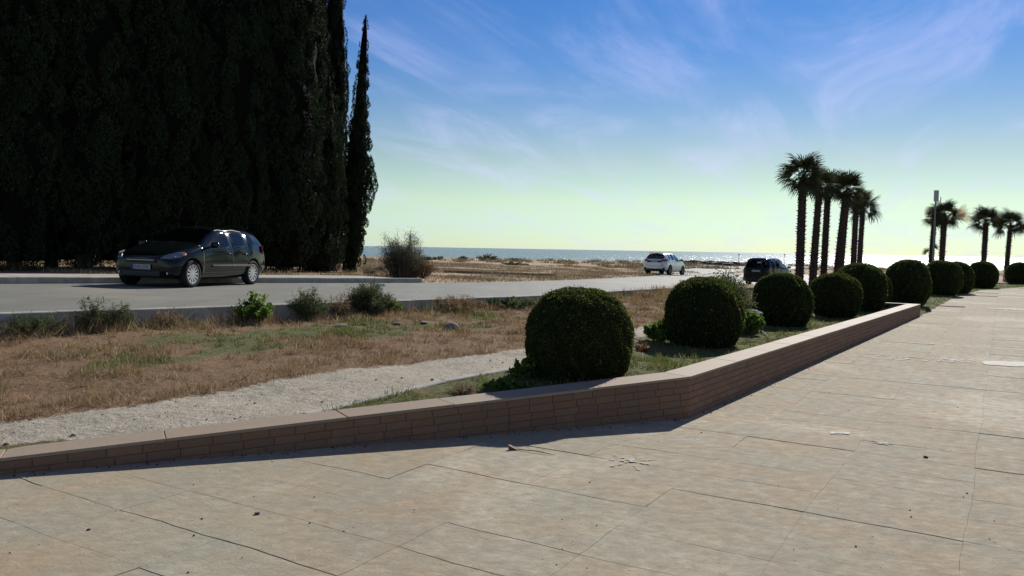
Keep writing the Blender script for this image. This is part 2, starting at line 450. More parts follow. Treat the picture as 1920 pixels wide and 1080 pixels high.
# paved turning area by the beach, joining the road on its seaward side
pts = [(9.4, 53), (13.5, 62), (22, 76), (34, 92), (50, 108), (20, 112), (16, 104), (14.5, 92), (13.0, 78), (11.5, 66)]
def tri_sheet(name, poly, zf, mat, step=1.5, lift=0.0, wob=0.0):
    poly = np.array(poly); x0, y0 = poly.min(0); x1, y1 = poly.max(0)
    xs = np.arange(x0, x1 + step, step); ys = np.arange(y0, y1 + step, step)
    XX, YY = np.meshgrid(xs, ys); q = np.arange(XX.size).reshape(XX.shape)
    cx = (XX[:-1, :-1] + step / 2).ravel(); cy = (YY[:-1, :-1] + step / 2).ravel()
    if wob: k = inside(cx + wob * (vnoise(cx, cy, .5, 4) - .5), cy + wob * (vnoise(cx, cy, .5, 5) - .5), poly)
    else: k = inside(cx, cy, poly)
    f = np.stack([q[:-1, :-1], q[:-1, 1:], q[1:, 1:], q[1:, :-1]], -1).reshape(-1, 4)[k]
    v = np.stack([XX.ravel(), YY.ravel(), zf(XX.ravel(), YY.ravel()) + lift], 1)
    used = np.unique(f); mp_ = np.zeros(len(v), int); mp_[used] = np.arange(len(used))
    return link(name, raw_mesh(name, v[used], mp_[f], mat, smooth=True))
o = tri_sheet('beach_car_park', pts, lambda x, y: np.maximum(ground(x, y), zroad(x, y)), M['asphalt'], 0.8, 0.03, 1.5); tag(o, kind='structure')

# ---- concrete kerbs
m = M['concrete'] = material('pale_concrete', (0.36, 0.34, 0.30), 0.85, 0.3); t = NT(m)
g = t.geo(); n1_ = t.noise(g, 3, 6, 0.65); n2_ = t.noise(g, 45, 4, 0.7)
c = t.mix(t.rng(n1_, 0.35, 0.65), (0.27, 0.255, 0.215), (0.42, 0.40, 0.345)); c = t.mix(t.rng(n2_, 0.55, 0.75, 0, 0.6), c, (0.17, 0.155, 0.13))
t.color(c); t.bump(n2_, 0.5, 0.01)
def offset(poly, d):
    t_ = np.gradient(poly, axis=0); t_ /= np.linalg.norm(t_, axis=1)[:, None]
    return poly + np.stack([-t_[:, 1], t_[:, 0]], 1) * d
def walk(poly, step, i0=None, i1=None):
    d = np.r_[0, np.cumsum(np.linalg.norm(np.diff(poly, axis=0), axis=1))]; s = np.arange(0, d[-1], step)
    return np.stack([np.interp(s, d, poly[:, 0]), np.interp(s, d, poly[:, 1])], 1)
def kerb_run(name, poly, width, up, down, length, mat, sel, label, cat, zf=zroad, gap=0.008):
    """each kerbstone a child of the kerb"""
    root = empty(name, (0, 0, 0), label=label, cat=cat)
    w = walk(poly, length); first = True
    for i in range(len(w) - 1):
        a, b = w[i], w[i + 1]; mid = (a + b) / 2
        if not sel(mid): continue
        if first: root.location = (mid[0], mid[1], float(zf(mid[0], mid[1]))); first = False
        d = b - a; L = np.linalg.norm(d); d /= L; n = np.array([-d[1], d[0]])
        za, zb = float(zf(*a)), float(zf(*b)); j = random.uniform(-.004, .004)
        a2 = a + d * gap / 2; b2 = b - d * gap / 2; ch = 0.012
        V = []
        for (p, z) in ((a2, za), (b2, zb)):
            for (o_, dz) in ((-width / 2, -down), (-width / 2, up - ch), (-width / 2 + ch, up), (width / 2 - ch, up), (width / 2, up - ch), (width / 2, -down)):
                q = p + n * (o_ + j * .5); V.append((q[0] - root.location.x, q[1] - root.location.y, z + dz + j - root.location.z))
        Fs = [[k, k + 1, k + 7, k + 6] for k in range(5)] + [[5, 0, 6, 11], [5, 4, 3, 2, 1, 0], [6, 7, 8, 9, 10, 11]]
        mb = MB(); mb.add(V, Fs); mb.build('kerbstone', mat, root)
    return root
kn = offset(rn, -0.08)
kerb_run('road_kerb', kn, 0.16, 0.025, 0.34, 1.0, M['concrete'], lambda p: -14 < p[0] < 10.0,
         'long low pale concrete kerb between the near road edge and the weedy grass verge', 'kerb')
kf = offset(rf, 0.075)
kerb_run('pavement_kerb', kf, 0.15, 0.15, 0.14, 1.0, M['concrete'], lambda p: -17 < p[0] < -3.3 and p[1] > 8,
         'raised concrete kerb along the pavement below the cypress trees', 'kerb')
# pavement slab behind it, ends square by the dry shrub
sel = (rf[:, 0] > -20) & (rf[:, 0] < -3.2) & (rf[:, 1] > 6)
ia = rf[sel]; f0 = offset(rf, 0.154)[sel]; f1 = offset(rf, 2.0)[sel]
mbp = MB()
for i in range(len(f0) - 1):
    q = [f0[i], f0[i + 1], f1[i + 1], f1[i]]
    zq = [float(zroad(*p)) for p in q]
    mbp.add([(p[0], p[1], z_ + 0.147) for p, z_ in zip(q, zq)] + [(p[0], p[1], z_ - 0.1) for p, z_ in zip(q, zq)],
            [[3, 2, 1, 0][::-1], [2, 3, 7, 6][::-1]] + ([[1, 2, 6, 5]] if i == len(f0) - 2 else []))
tag(mbp.build('pavement', M['concrete']), kind='structure')
# thin dark kerb lines out on the waste ground
M['dark_kerb'] = material('dark_kerb', (0.13, 0.10, 0.085), 0.9)
def zg_only(x, y): return ground(np.array([x]), np.array([y]), False)[0]
p0 = on_ground(832, 511); p1 = on_ground(1092, 522)
kerb_run('old_kerb', resample(P2([p0, p1]), 30), 0.14, 0.13, 0.3, 1.4, M['dark_kerb'], lambda p: True,
         'long thin dark kerb lying across the dry ground beyond the road, left of the white car', 'kerb', zf=zg_only)
p0 = on_ground(690, 505); p1 = on_ground(738, 506)
kerb_run('old_kerb', resample(P2([p0, p1]), 8), 0.16, 0.10, 0.3, 1.2, M['concrete'], lambda p: True,
         'short pale kerb on the sandy ground between the slim cypress and the grey shrub', 'kerb', zf=zg_only)
# rock line at the water's edge
M['dark_rock'] = material('dark_rock', (0.055, 0.05, 0.045), 0.9); t = NT(M['dark_rock'])
t.color(t.mix(t.rng(t.noise(t.geo(), 2.0, 5), 0.35, 0.65), (0.03, 0.027, 0.024), (0.10, 0.09, 0.075)))
def rock_verts(sub=2, amp=0.25, seed=0, flat=0.7):
    bm = bmesh.new(); bmesh.ops.create_icosphere(bm, subdivisions=sub, radius=1)
    r_ = np.random.default_rng(seed); ph = r_.uniform(0, 6, (5, 3)); fr = r_.normal(0, 1.6, (5, 3))
    for v in bm.verts:
        c_ = np.array(v.co); k = 1 + amp * sum(math.sin(float(fr[i] @ c_ * 1.3 + ph[i, 0])) for i in range(5)) / 2.2
        v.co = Vector(c_ * k); v.co.z *= flat
    return bm
vv, ff = [], []
for i in range(150):
    s_ = i / 150; px = 1288 + s_ * 150; y = 104 + 3 * math.sin(s_ * 9) - 8 * s_
    x = col_at(px, y, 488); sz = random.uniform(.35, .75)
    bm = rock_verts(1, 0.3, i, 0.6); b = len(vv)
    vv += [(v.co.x * sz * 1.3 + x, v.co.y * sz + y + random.uniform(-1, 1), v.co.z * sz * .55 + gz(x, y) + .22) for v in bm.verts]
    ff += [[v.index + b for v in f.verts] for f in bm.faces]; bm.free()
o = link('rock_line', raw_mesh('rock_line', vv, ff, M['dark_rock'])); tag(o, 'dark line of rocks along the shore beyond the white car', 'rocks', kind='stuff')

# ================================================================== PLAZA PAVING
m = M['slab'] = material('sandstone_paving', (0.36, 0.29, 0.22), 0.9, 0.12); t = NT(m)
g = t.geo((1, 1, 1), R(31.5)); ob = t.attr('tint').outputs['Fac']
nL = t.noise(g, 0.55, 5, 0.6); nM = t.noise(t.geo((1, 1.4, 1), R(31.5)), 8.0, 8, 0.72, 0.2); nS = t.noise(g, 55, 5, 0.75)
nP = t.noise(g, 1.7, 6, 0.62, 0.3)
c = t.mix(t.rng(nL, 0.36, 0.64), (0.339, 0.265, 0.178), (0.339, 0.312, 0.231))
c = t.mix(t.rng(ob, 0, 1, 0, 0.35), c, (0.378, 0.280, 0.174))
c = t.mix(t.rng(nP, 0.42, 0.60, 0, 0.65), c, (0.295, 0.286, 0.225))
c = t.mix(t.rng(nM, 0.46, 0.64, 0, 0.5), c, (0.231, 0.201, 0.145))
c = t.mix(t.rng(nM, 0.46, 0.32, 0, 0.45), c, (0.462, 0.402, 0.296))
nD = t.noise(g, 7.5, 6, 0.72)
c = t.mix(t.rng(nD, 0.60, 0.70, 0, 0.6), c, (0.236, 0.147, 0.080))
c = t.mix(t.rng(nS, 0.55, 0.78, 0, 0.6), c, (0.147, 0.118, 0.080))
nF = t.noise(g, 23, 2, 0.5)
c = t.mix(t.rng(nF, 0.70, 0.76, 0, 0.75), c, (0.098, 0.069, 0.043))
# chalky wear in big irregular fields
nW = t.noise(t.geo((1, 1, 1), R(10)), 0.33, 6, 0.66, 0.6)
c = t.mix(t.math('MULTIPLY', t.rng(nW, 0.50, 0.66), t.rng(nM, 0.35, 0.65, 0.9, 0.15)), c, (0.531, 0.490, 0.385))
t.color(c); t.rough(t.rng(nM, 0.3, 0.7, 0.78, 0.95))
t.bump(t.math('ADD', t.math('MULTIPLY', nM, 0.8), t.math('MULTIPLY', nS, 0.25)), 0.7, 0.016)
m = M['mortar'] = material('dark_mortar', (0.15, 0.12, 0.09), 0.95)
EU = np.array([0.8526, -0.5225]); EV = np.array([0.5225, 0.8526])
LU, LV = 0.94, 0.505
def warp(u, v):
    return (u + 0.012 * math.sin(2.1 * v + 1.3 * math.sin(u * 1.7)) + 0.004 * math.sin(13 * v + u * 5),
            v + 0.012 * math.sin(1.9 * u + v * 0.7) + 0.006 * math.sin(7.3 * u + 3 * v) + 0.003 * math.sin(23 * u + 9 * v))
slabs = []
for iu in range(-60, 62):
    for iv in range(0, 130):
        u0 = -0.13 + iu * LU; v0 = 0.04 + iv * LV
        c_ = EU * (u0 + LU / 2) + EV * (v0 + LV / 2)
        if c_[1] < 1.2 or abs(c_[0]) > c_[1] * 1.1 + 4 or c_[1] > 78: continue
        slabs.append((u0, v0, c_[0], c_[1], iu, iv))
sx = np.array([s[2] for s in slabs]); sy = np.array([s[3] for s in slabs])
dd_, _ = polydist(sx, sy, PLAZA_EDGE)
def clip_poly(pts, line_a, line_b, keep_right=True):
    """Sutherland-Hodgman against one line"""
    a = np.array(line_a); d = np.array(line_b) - a; out = []
    def side(p): return (d[0] * (p[1] - a[1]) - d[1] * (p[0] - a[0])) * (-1 if keep_right else 1)
    for i in range(len(pts)):
        p, q = pts[i], pts[(i + 1) % len(pts)]; sp_, sq_ = side(p), side(q)
        if sp_ >= 0: out.append(p)
        if (sp_ >= 0) != (sq_ >= 0):
            k = sp_ / (sp_ - sq_); out.append((p[0] + (q[0] - p[0]) * k, p[1] + (q[1] - p[1]) * k))
    return out
def slab_geo(u0, v0, seed, fine=True):
    rs = random.Random(seed)
    nu, nv = (7, 4) if fine else (2, 1)
    gl, gr = 0.0002 + 0.0008 * rs.random() ** 3, 0.0002 + 0.0008 * rs.random() ** 3
    gb, gt = 0.0003 + 0.0028 * rs.random() ** 4, 0.0003 + 0.0028 * rs.random() ** 4
    kb_, kt_ = round((v0 - .04) / LV), round((v0 - .04) / LV) + 1
    wide = {6: (-4.5, -.5, .0035), 7: (-3.2, -1.8, .003), 8: (-3.2, .6, .0022), 10: (-2.5, -.2, .0015), 14: (-3, .5, .002), 16: (-1.8, 1.3, .0018), 18: (-1.2, 1.6, .0045), 24: (-2, 3, .003)}
    for kk_ in (kb_, kt_):
        if kk_ in wide and wide[kk_][0] < u0 + LU / 2 < wide[kk_][1]:
            if kk_ == kb_: gb = wide[kk_][2]
            else: gt = wide[kk_][2]
    u1, v1 = u0 + LU, v0 + LV; pts = []
    for k in range(nu): f = k / nu; pts.append((u0 + gl + (LU - gl - gr) * f, v0 + gb))
    for k in range(nv): f = k / nv; pts.append((u1 - gr, v0 + gb + (LV - gb - gt) * f))
    for k in range(nu): f = k / nu; pts.append((u1 - gr - (LU - gl - gr) * f, v1 - gt))
    for k in range(nv): f = k / nv; pts.append((u0 + gl, v1 - gt - (LV - gb - gt) * f))
    out = []
    for p in pts:
        u, v = warp(*p); w = EU * u + EV * v; out.append((w[0], w[1]))
    return out
PE_SEGS = [(PLAZA_EDGE[i], PLAZA_EDGE[i + 1]) for i in range(len(PLAZA_EDGE) - 1)]
def slab_mesh(pts, seed, fine):
    nu_, nv_ = (7, 4) if fine else (2, 1); std = len(pts) == 2 * (nu_ + nv_)
    rs = random.Random(seed * 7 + 1)
    dz = rs.uniform(-.001, .001) - (.003 if rs.random() < .08 else 0); tx, ty = rs.uniform(-.0015, .0015), rs.uniform(-.002, .002)
    cx = sum(p[0] for p in pts) / len(pts); cy = sum(p[1] for p in pts) / len(pts)
    n = len(pts); V = []; ch = 0.0014
    def top(p): return dz + tx * (p[0] - cx) + ty * (p[1] - cy)
    for p in pts: V.append((p[0], p[1], -0.045))
    for p in pts: V.append((p[0], p[1], top(p) - ch))
    for ip_, p in enumerate(pts):
        es = .3 if std and ((nu_ < ip_ < nu_ + nv_) or ip_ > 2 * nu_ + nv_) else 1.0
        l = math.hypot(p[0] - cx, p[1] - cy) or 1; k = 1 - es * ch * (0.8 + 0.8 * rs.random() + (8 * rs.random() if rs.random() < .12 else 0)) / l
        V.append((cx + (p[0] - cx) * k, cy + (p[1] - cy) * k, top(p)))
    Fs = [[i, (i + 1) % n, n + (i + 1) % n, n + i] for i in range(n)] + [[n + i, n + (i + 1) % n, 2 * n + (i + 1) % n, 2 * n + i] for i in range(n)] + [[2 * n + i for i in range(n)]]
    return V, Fs
plaza_bed = tri_sheet('plaza', PLAZA_EDGE.tolist() + [(100, 60), (100, -3), (-20, -3)], lambda x, y: np.zeros_like(x) - 0.03, M['mortar'], 0.75)
# trim the bed neatly by using a plain polygon instead of the stepped grid
bpy.data.objects.remove(plaza_bed)
mb = MB(); pe = [tuple(p) for p in offset(PLAZA_EDGE, 0.0)]
mb.add([(p[0], p[1], -0.03) for p in pe] + [(110, 80, -0.03), (110, -4, -0.03), (-20, -4, -0.03)], [list(range(len(pe) + 3))[::-1]])
bmt = bmesh.new(); 
me = bpy.data.meshes.new('plaza'); me.from_pydata(mb.v, [], mb.f); bmt.from_mesh(me); bmesh.ops.triangulate(bmt, faces=bmt.faces[:]); bmt.to_mesh(me); bmt.free()
plaza = link('plaza', me, None, M['mortar']); tag(plaza, kind='structure')
order = []
for i, s in enumerate(slabs):
    if dd_[i] > 0.75: continue
    px_ok = abs(s[2]) < 0.66 * s[3] + 0.6 and s[3] > 3.3
    order.append((0 if px_ok else 1, s[3], i))
order.sort()
sv, sf, st = [], [], []
count = 0
for vis, yy, i in order:
    u0, v0, cx, cy, iu, iv = slabs[i]; seed = iu * 1009 + iv * 31 + 5
    fine = vis == 0 and yy < 13
    pts = slab_geo(u0, v0, seed, fine)
    if dd_[i] > -0.75:
        near = [k for k in range(len(PE_SEGS))]
        # clip against the nearest edge segments (right-hand side is plaza)
        dmin = sorted(near, key=lambda k: abs(float(polydist(np.array([cx]), np.array([cy]), np.array(PE_SEGS[k]))[0][0])))[:1]
        for k in dmin: pts = clip_poly(pts, *PE_SEGS[k])
        if len(pts) < 3: continue
        # the concave corner of the planter: clip with both
        if math.hypot(cx - 1.87, cy - 8.33) < 1.2:
            kk = 2 if dmin[0] == 3 else 3
            pass
    # ragged far border
    if yy > 24 and dd_[i] > -0.9 and random.random() < 0.10: continue
    V, Fs = slab_mesh(pts, seed, fine)
    tv = random.Random(seed).random()
    if count < 300 and vis == 0:
        me = bpy.data.meshes.new('paving_slab')
        me.from_pydata([(a - cx, b - cy, c) for a, b, c in V], [], Fs); me.update()
        at_ = me.attributes.new('tint', 'FLOAT', 'POINT'); at_.data.foreach_set('value', [tv] * len(V))
        o = link('paving_slab', me, plaza, M['slab']); o.location = (cx, cy, 0); count += 1
    else:
        b = len(sv); sv += V; sf += [[q + b for q in f] for f in Fs]; st += [tv] * len(V)
o = link('paving_slabs', raw_mesh('paving_slabs', sv, sf, M['slab'], tint=st), plaza); o['kind'] = 'stuff'

# worn painted markings: irregular flakes of white paint, as thin sheets on the paving
m = M['paint'] = material('worn_white_paint', (0.54, 0.525, 0.46), 0.9)
def flakes(name, quad, n, size, label=None, seed=0, dens=None):
    """flaky paint within quad (4 ground points)"""
    rs = random.Random(seed); mb = MB(); q = [Vector((p[0], p[1])) for p in quad]
    for k in range(n):
        s_, r_ = rs.random(), rs.random()
        if dens and rs.random() > dens(s_, r_): continue
        a = q[0].lerp(q[1], s_); b = q[3].lerp(q[2], s_); p = a.lerp(b, r_)
        sz = size * rs.uniform(.3, 1.2); nn = rs.randint(5, 8); rot = rs.uniform(0, 6)
        mb.add([(p.x + sz * rs.uniform(.5, 1.3) * math.cos(rot + 2 * PI * j / nn) * 1.5, p.y + sz * rs.uniform(.5, 1.2) * math.sin(rot + 2 * PI * j / nn), 0.0065 + k * 2e-6) for j in range(nn)], [list(range(nn))])
    return tag(mb.build(name, M['paint']), kind='structure')
A = lambda *p: at(*p)
flakes('painted_line', [A(1530, 662), A(1850, 676), A(1850, 684), A(1530, 667)], 420, 0.028, seed=1, dens=lambda s, r: 0.22 + 0.75 * (math.sin(s * 17) > -0.2) * s)
flakes('painted_line', [A(1848, 677), A(1990, 683), A(1990, 692), A(1848, 684)], 900, 0.05, seed=2)
flakes('painted_line', [A(1838, 577), A(1935, 580), A(1935, 583), A(1838, 579)], 300, 0.06, seed=3, dens=lambda s, r: 0.25 + s)
flakes('painted_line', [A(1690, 642), A(1940, 655), A(1940, 658), A(1690, 644)], 45, 0.028, seed=4)
M['faint_paint'] = material('faint_paint', (0.44, 0.42, 0.36), 0.95, .2)
# faded six-armed star of paint
def star(px, py, rad_, label):
    cx, cy = at(px, py); mb = MB(); rs = random.Random(px)
    for k in range(7):
        a = 2 * PI * k / 7 + 0.3; L = rad_ * rs.uniform(.55, 1.15)
        for s_ in range(9):
            f = (s_ + .5) / 9; w_ = .015 * (1.3 - f * .6); x = cx + L * f * math.cos(a) + rs.uniform(-.008, .008); y = cy + L * f * math.sin(a) + rs.uniform(-.008, .008)
            if rs.random() < .30: continue
            mb.add([(x + 1.5 * w_ * rs.uniform(.2, 1.3) * math.cos(b), y + w_ * rs.uniform(.6, 1.3) * math.sin(b), 0.0068 + s_ * 1e-5 + k * 1e-6) for b in [j * PI / 3 for j in range(6)]], [list(range(6))])
    return tag(mb.build('painted_star', M['faint_paint']), kind='structure')
star(1184, 865, 0.26, ''); star(1655, 831, 0.10, '')
flakes('paint_splash', [A(1560, 810), A(1590, 812), A(1590, 816), A(1560, 814)], 30, 0.02, seed=9)

# ================================================================== PLANTER WALL
def wall_z(s):    # s = index along WALL
    return interp_idx(s, WALL_TOP)
m = M['brick'] = material('red_brick_slip', (0.25, 0.13, 0.085), 0.85, 0.3); t = NT(m)
ob = t.attr('tint').outputs['Fac']; g = t.geo(); n1_ = t.noise(g, 9, 6, 0.7); n2_ = t.noise(g, 70, 4, 0.7)
c = t.mix(ob, (0.205, 0.112, 0.066), (0.24, 0.138, 0.084)); c = t.mix(t.rng(n1_, 0.42, 0.64, 0, 0.75), c, (0.17, 0.115, 0.08))
sepz = t.new('ShaderNodeSeparateXYZ'); t.link(g, sepz.inputs[0])
c = t.mix(t.rng(n1_, 0.62, 0.72, 0, 0.35), c, (0.34, 0.26, 0.19)); c = t.mix(t.rng(n2_, 0.6, 0.8, 0, 0.5), c, (0.12, 0.075, 0.05))
t.color(c); t.bump(n1_, 0.6, 0.008)
m = M['joint'] = material('wall_mortar', (0.18, 0.112, 0.074), 0.95)
m = M['coping'] = material('coping_stone', (0.4, 0.3, 0.24), 0.75, 0.35); t = NT(m)
g = t.geo(); ob = t.attr('tint').outputs['Fac']; n1_ = t.noise(g, 4, 7, 0.7); n2_ = t.noise(g, 50, 5, 0.7)
c = t.mix(ob, (0.285, 0.205, 0.145), (0.31, 0.24, 0.172)); c = t.mix(t.rng(n1_, 0.46, 0.62, 0, 0.8), c, (0.25, 0.215, 0.165)); c = t.mix(t.rng(n1_, 0.40, 0.30, 0, 0.5), c, (0.36, 0.29, 0.215)); c = t.mix(t.rng(n2_, 0.54, 0.74, 0, 0.7), c, (0.18, 0.135, 0.10))
c = t.mix(t.rng(t.noise(g, 15, 3, 0.6), 0.66, 0.74, 0, 0.7), c, (0.14, 0.11, 0.08))
t.color(c); t.bump(t.math('ADD', n1_, t.math('MULTIPLY', n2_, .4)), 0.5, 0.006)
wall = empty('planter_wall', (WALL[2][0], WALL[2][1], 0), label='low brick planter wall with stone coping that bends beside the plaza and carries the row of clipped bushes behind it', cat='wall')
wl0 = Vector((WALL[2][0], WALL[2][1], 0))
TH = 0.33
COP = 0.026
brick_list = []
seg_len = [np.linalg.norm(WALL[i + 1] - WALL[i]) for i in range(3)]
core = MB()
for i in range(3):
    a, b = WALL[i], WALL[i + 1]; d = (b - a) / seg_len[i]; n = np.array([-d[1], d[0]])
    za, zb = WALL_TOP[i], WALL_TOP[i + 1]
    # bisecting mitre offsets
    def mit(k, w_):
        if k == 0 or k == 3:
            dd = (WALL[1] - WALL[0]) if k == 0 else (WALL[3] - WALL[2]); dd = dd / np.linalg.norm(dd)
            return WALL[k] + np.array([-dd[1], dd[0]]) * w_
        d1 = (WALL[k] - WALL[k - 1]) / seg_len[k - 1]; d2 = (WALL[k + 1] - WALL[k]) / seg_len[k]
        n1v = np.array([-d1[1], d1[0]]); n2v = np.array([-d2[1], d2[0]]); bs = n1v + n2v; bs /= np.linalg.norm(bs)
        return WALL[k] + bs * (w_ / (bs @ n1v))
    f0, f1, k0, k1 = mit(i, 0.0075), mit(i + 1, 0.0075), mit(i, TH - 0.02), mit(i + 1, TH - 0.02)
    core.add([(p[0] - wl0.x, p[1] - wl0.y, z) for p, z in ((f0, -.06), (f1, -.06), (k1, -.06), (k0, -.06), (f0, za - COP - .002), (f1, zb - COP - .002), (k1, zb - COP - .002), (k0, za - COP - .002))],
             [[0, 1, 5, 4], [1, 2, 6, 5], [2, 3, 7, 6], [3, 0, 4, 7], [4, 5, 6, 7], [3, 2, 1, 0]])
    # bricks on the front face
    BL, BH, G_ = 0.245, 0.0655, 0.0055
    nrow = 7
    for r_ in range(nrow):
        s0 = -(r_ % 2) * BL / 2 - random.uniform(0, .02)
        while s0 < seg_len[i]:
            bl = BL * random.uniform(.86, 1.1); s1 = s0 + bl - G_
            c0, c1 = max(s0, 0.0), min(s1, seg_len[i]); s0 += bl
            if c1 - c0 < 0.03: continue
            zl = lambda s_: za + (zb - za) * s_ / seg_len[i] - COP - 0.004
            t0 = zl(c0) - r_ * (BH + G_); t1 = zl(c1) - r_ * (BH + G_)
            b0 = max(t0 - BH, -0.04); b1 = max(t1 - BH, -0.04)
            if t0 < -0.02 and t1 < -0.02: continue
            mid = a + d * (c0 + c1) / 2
            brick_list.append((math.hypot(mid[0], mid[1]), a, d, n, c0, c1, t0, t1, b0, b1, mid))
core.build('wall_core', M['joint'], wall)
vis_b = sorted([b for b in brick_list if abs(b[10][0]) < 0.655 * b[10][1] + 0.1], key=lambda b: b[0])
rest_b = [b for b in brick_list if not abs(b[10][0]) < 0.655 * b[10][1] + 0.1]
def brick_geo(b, rs):
    _, a, d, n, c0, c1, t0, t1, b0, b1, mid = b
    pr = rs.uniform(-.002, .002); ch = .003; back = .010
    V = []
    j = [rs.uniform(-.0025, .0025) for _ in range(8)]
    def pt(s_, off, z): q = a + d * s_ + n * off; return (q[0], q[1], z)
    fr = [(c0 + j[0], b0 + j[1] * .5), (c1 + j[2], b1 + j[3] * .5), (c1 + j[4], t1 + j[5]), (c0 + j[6], t0 + j[7])]
    for s_, z in fr: V.append(pt(s_, back, z))
    for s_, z in fr: V.append(pt(s_, pr + ch, z))
    cs = sum(f[0] for f in fr) / 4; cz = sum(f[1] for f in fr) / 4
    for s_, z in fr: V.append(pt(s_ - math.copysign(ch, s_ - cs), pr, z - math.copysign(min(ch, abs(z - cz)), z - cz)))
    Fs = [[8, 9, 10, 11]] + [[k, (k + 1) % 4, 4 + (k + 1) % 4, 4 + k] for k in range(4)] + [[4 + k, 4 + (k + 1) % 4, 8 + (k + 1) % 4, 8 + k] for k in range(4)]
    return V, Fs
rsb = random.Random(4)
sv, sf, st = [], [], []
for k, b in enumerate(vis_b + rest_b):
    V, Fs = brick_geo(b, rsb); tv = rsb.random()
    if k < 300:
        me = bpy.data.meshes.new('brick'); mx_, my_ = b[10]
        me.from_pydata([(v[0] - mx_, v[1] - my_, v[2]) for v in V], [], Fs); me.update()
        at_ = me.attributes.new('tint', 'FLOAT', 'POINT'); at_.data.foreach_set('value', [tv] * len(V))
        o = link('brick', me, wall, M['brick']); o.location = (mx_ - wl0.x, my_ - wl0.y, 0)
    else:
        bb = len(sv); sv += [(v[0] - wl0.x, v[1] - wl0.y, v[2]) for v in V]; sf += [[q + bb for q in f] for f in Fs]; st += [tv] * len(V)
o = link('brickwork', raw_mesh('brickwork', sv, sf, M['brick'], tint=st), wall); o['kind'] = 'stuff'
# coping stones
def coping(pa, pb, qa, qb, za, zb, rs):
    """front pa->pb, back qa->qb"""
    ch = .005; e = .002; dz = rs.uniform(-.0015, .0015)
    pa, pb, qa, qb = [np.array(p) for p in (pa, pb, qa, qb)]
    d = (pb - pa) / np.linalg.norm(pb - pa); pa = pa + d * e; qa = qa + d * e; pb = pb - d * e; qb = qb - d * e
    base = [(pa, za), (pb, zb), (qb, zb), (qa, za)]; cx = sum(p[0][0] for p in base) / 4; cy = sum(p[0][1] for p in base) / 4
    V = [(p[0], p[1], z - COP) for p, z in base] + [(p[0], p[1], z - ch + dz) for p, z in base]
    for p, z in base:
        l = math.hypot(p[0] - cx, p[1] - cy); V.append((cx + (p[0] - cx) * (1 - ch / l), cy + (p[1] - cy) * (1 - ch / l), z + dz))
    Fs = [[3, 2, 1, 0]] + [[k, (k + 1) % 4, 4 + (k + 1) % 4, 4 + k] for k in range(4)] + [[4 + k, 4 + (k + 1) % 4, 8 + (k + 1) % 4, 8 + k] for k in range(4)] + [[8, 9, 10, 11]]
    return V, Fs
rs = random.Random(12)
for i in range(3):
    L = seg_len[i]; nst = max(1, round(L / 1.35)); cuts = [0] + [(k + rs.uniform(-.12, .12)) / nst for k in range(1, nst)] + [1]
    A0, A1 = mit(i, -0.006), mit(i + 1, -0.006); B0, B1 = mit(i, TH), mit(i + 1, TH)
    for k in range(nst):
        f0, f1 = cuts[k], cuts[k + 1]
        V, Fs = coping(A0 + (A1 - A0) * f0, A0 + (A1 - A0) * f1, B0 + (B1 - B0) * f0, B0 + (B1 - B0) * f1,
                       WALL_TOP[i] + (WALL_TOP[i + 1] - WALL_TOP[i]) * f0, WALL_TOP[i] + (WALL_TOP[i + 1] - WALL_TOP[i]) * f1, rs)
        me = bpy.data.meshes.new('coping_stone'); me.from_pydata([(v[0] - wl0.x, v[1] - wl0.y, v[2]) for v in V], [], Fs); me.update()
        tv = rs.random(); at_ = me.attributes.new('tint', 'FLOAT', 'POINT'); at_.data.foreach_set('value', [tv] * len(V))
        link('coping_stone', me, wall, M['coping'])
# short return wall closing the planter at its far end
d3 = (WALL[3] - WALL[2]) / seg_len[2]; n3 = np.array([-d3[1], d3[0]])
s0 = WALL[3] + n3 * (TH + .004); s1 = WALL[3] + n3 * 2.3
for k in range(2):
    f0 = s0 + (s1 - s0) * k / 2; f1 = s0 + (s1 - s0) * (k + 1) / 2
    V, Fs = coping(f0, f1, f0 - d3 * .22, f1 - d3 * .22, .34, .34, rs)
    V = [(v[0] - wl0.x, v[1] - wl0.y, v[2] if v[2] > .30 else -.05) for v in V]
    me = bpy.data.meshes.new('coping_stone'); me.from_pydata(V, [], [f[::-1] for f in Fs]); me.update()
    at_ = me.attributes.new('tint', 'FLOAT', 'POINT'); at_.data.foreach_set('value', [.6] * len(V)); link('coping_stone', me, wall, M['coping'])
# low stone edging between the sandy path and the bed
ed = np.array([on_ground(*p) for p in [(575, 779), (640, 762), (735, 738), (830, 716), (985, 690), (1060, 672)]])
kerb_run('bed_edging', resample(ed, 40), 0.13, 0.022, 0.10, 0.62, M['concrete'], lambda p: True,
         'low pale stone edging between sandy path and planted bed left of the biggest bush', 'edging', zf=lambda x, y: ground(np.array([x]), np.array([y]), False)[0])
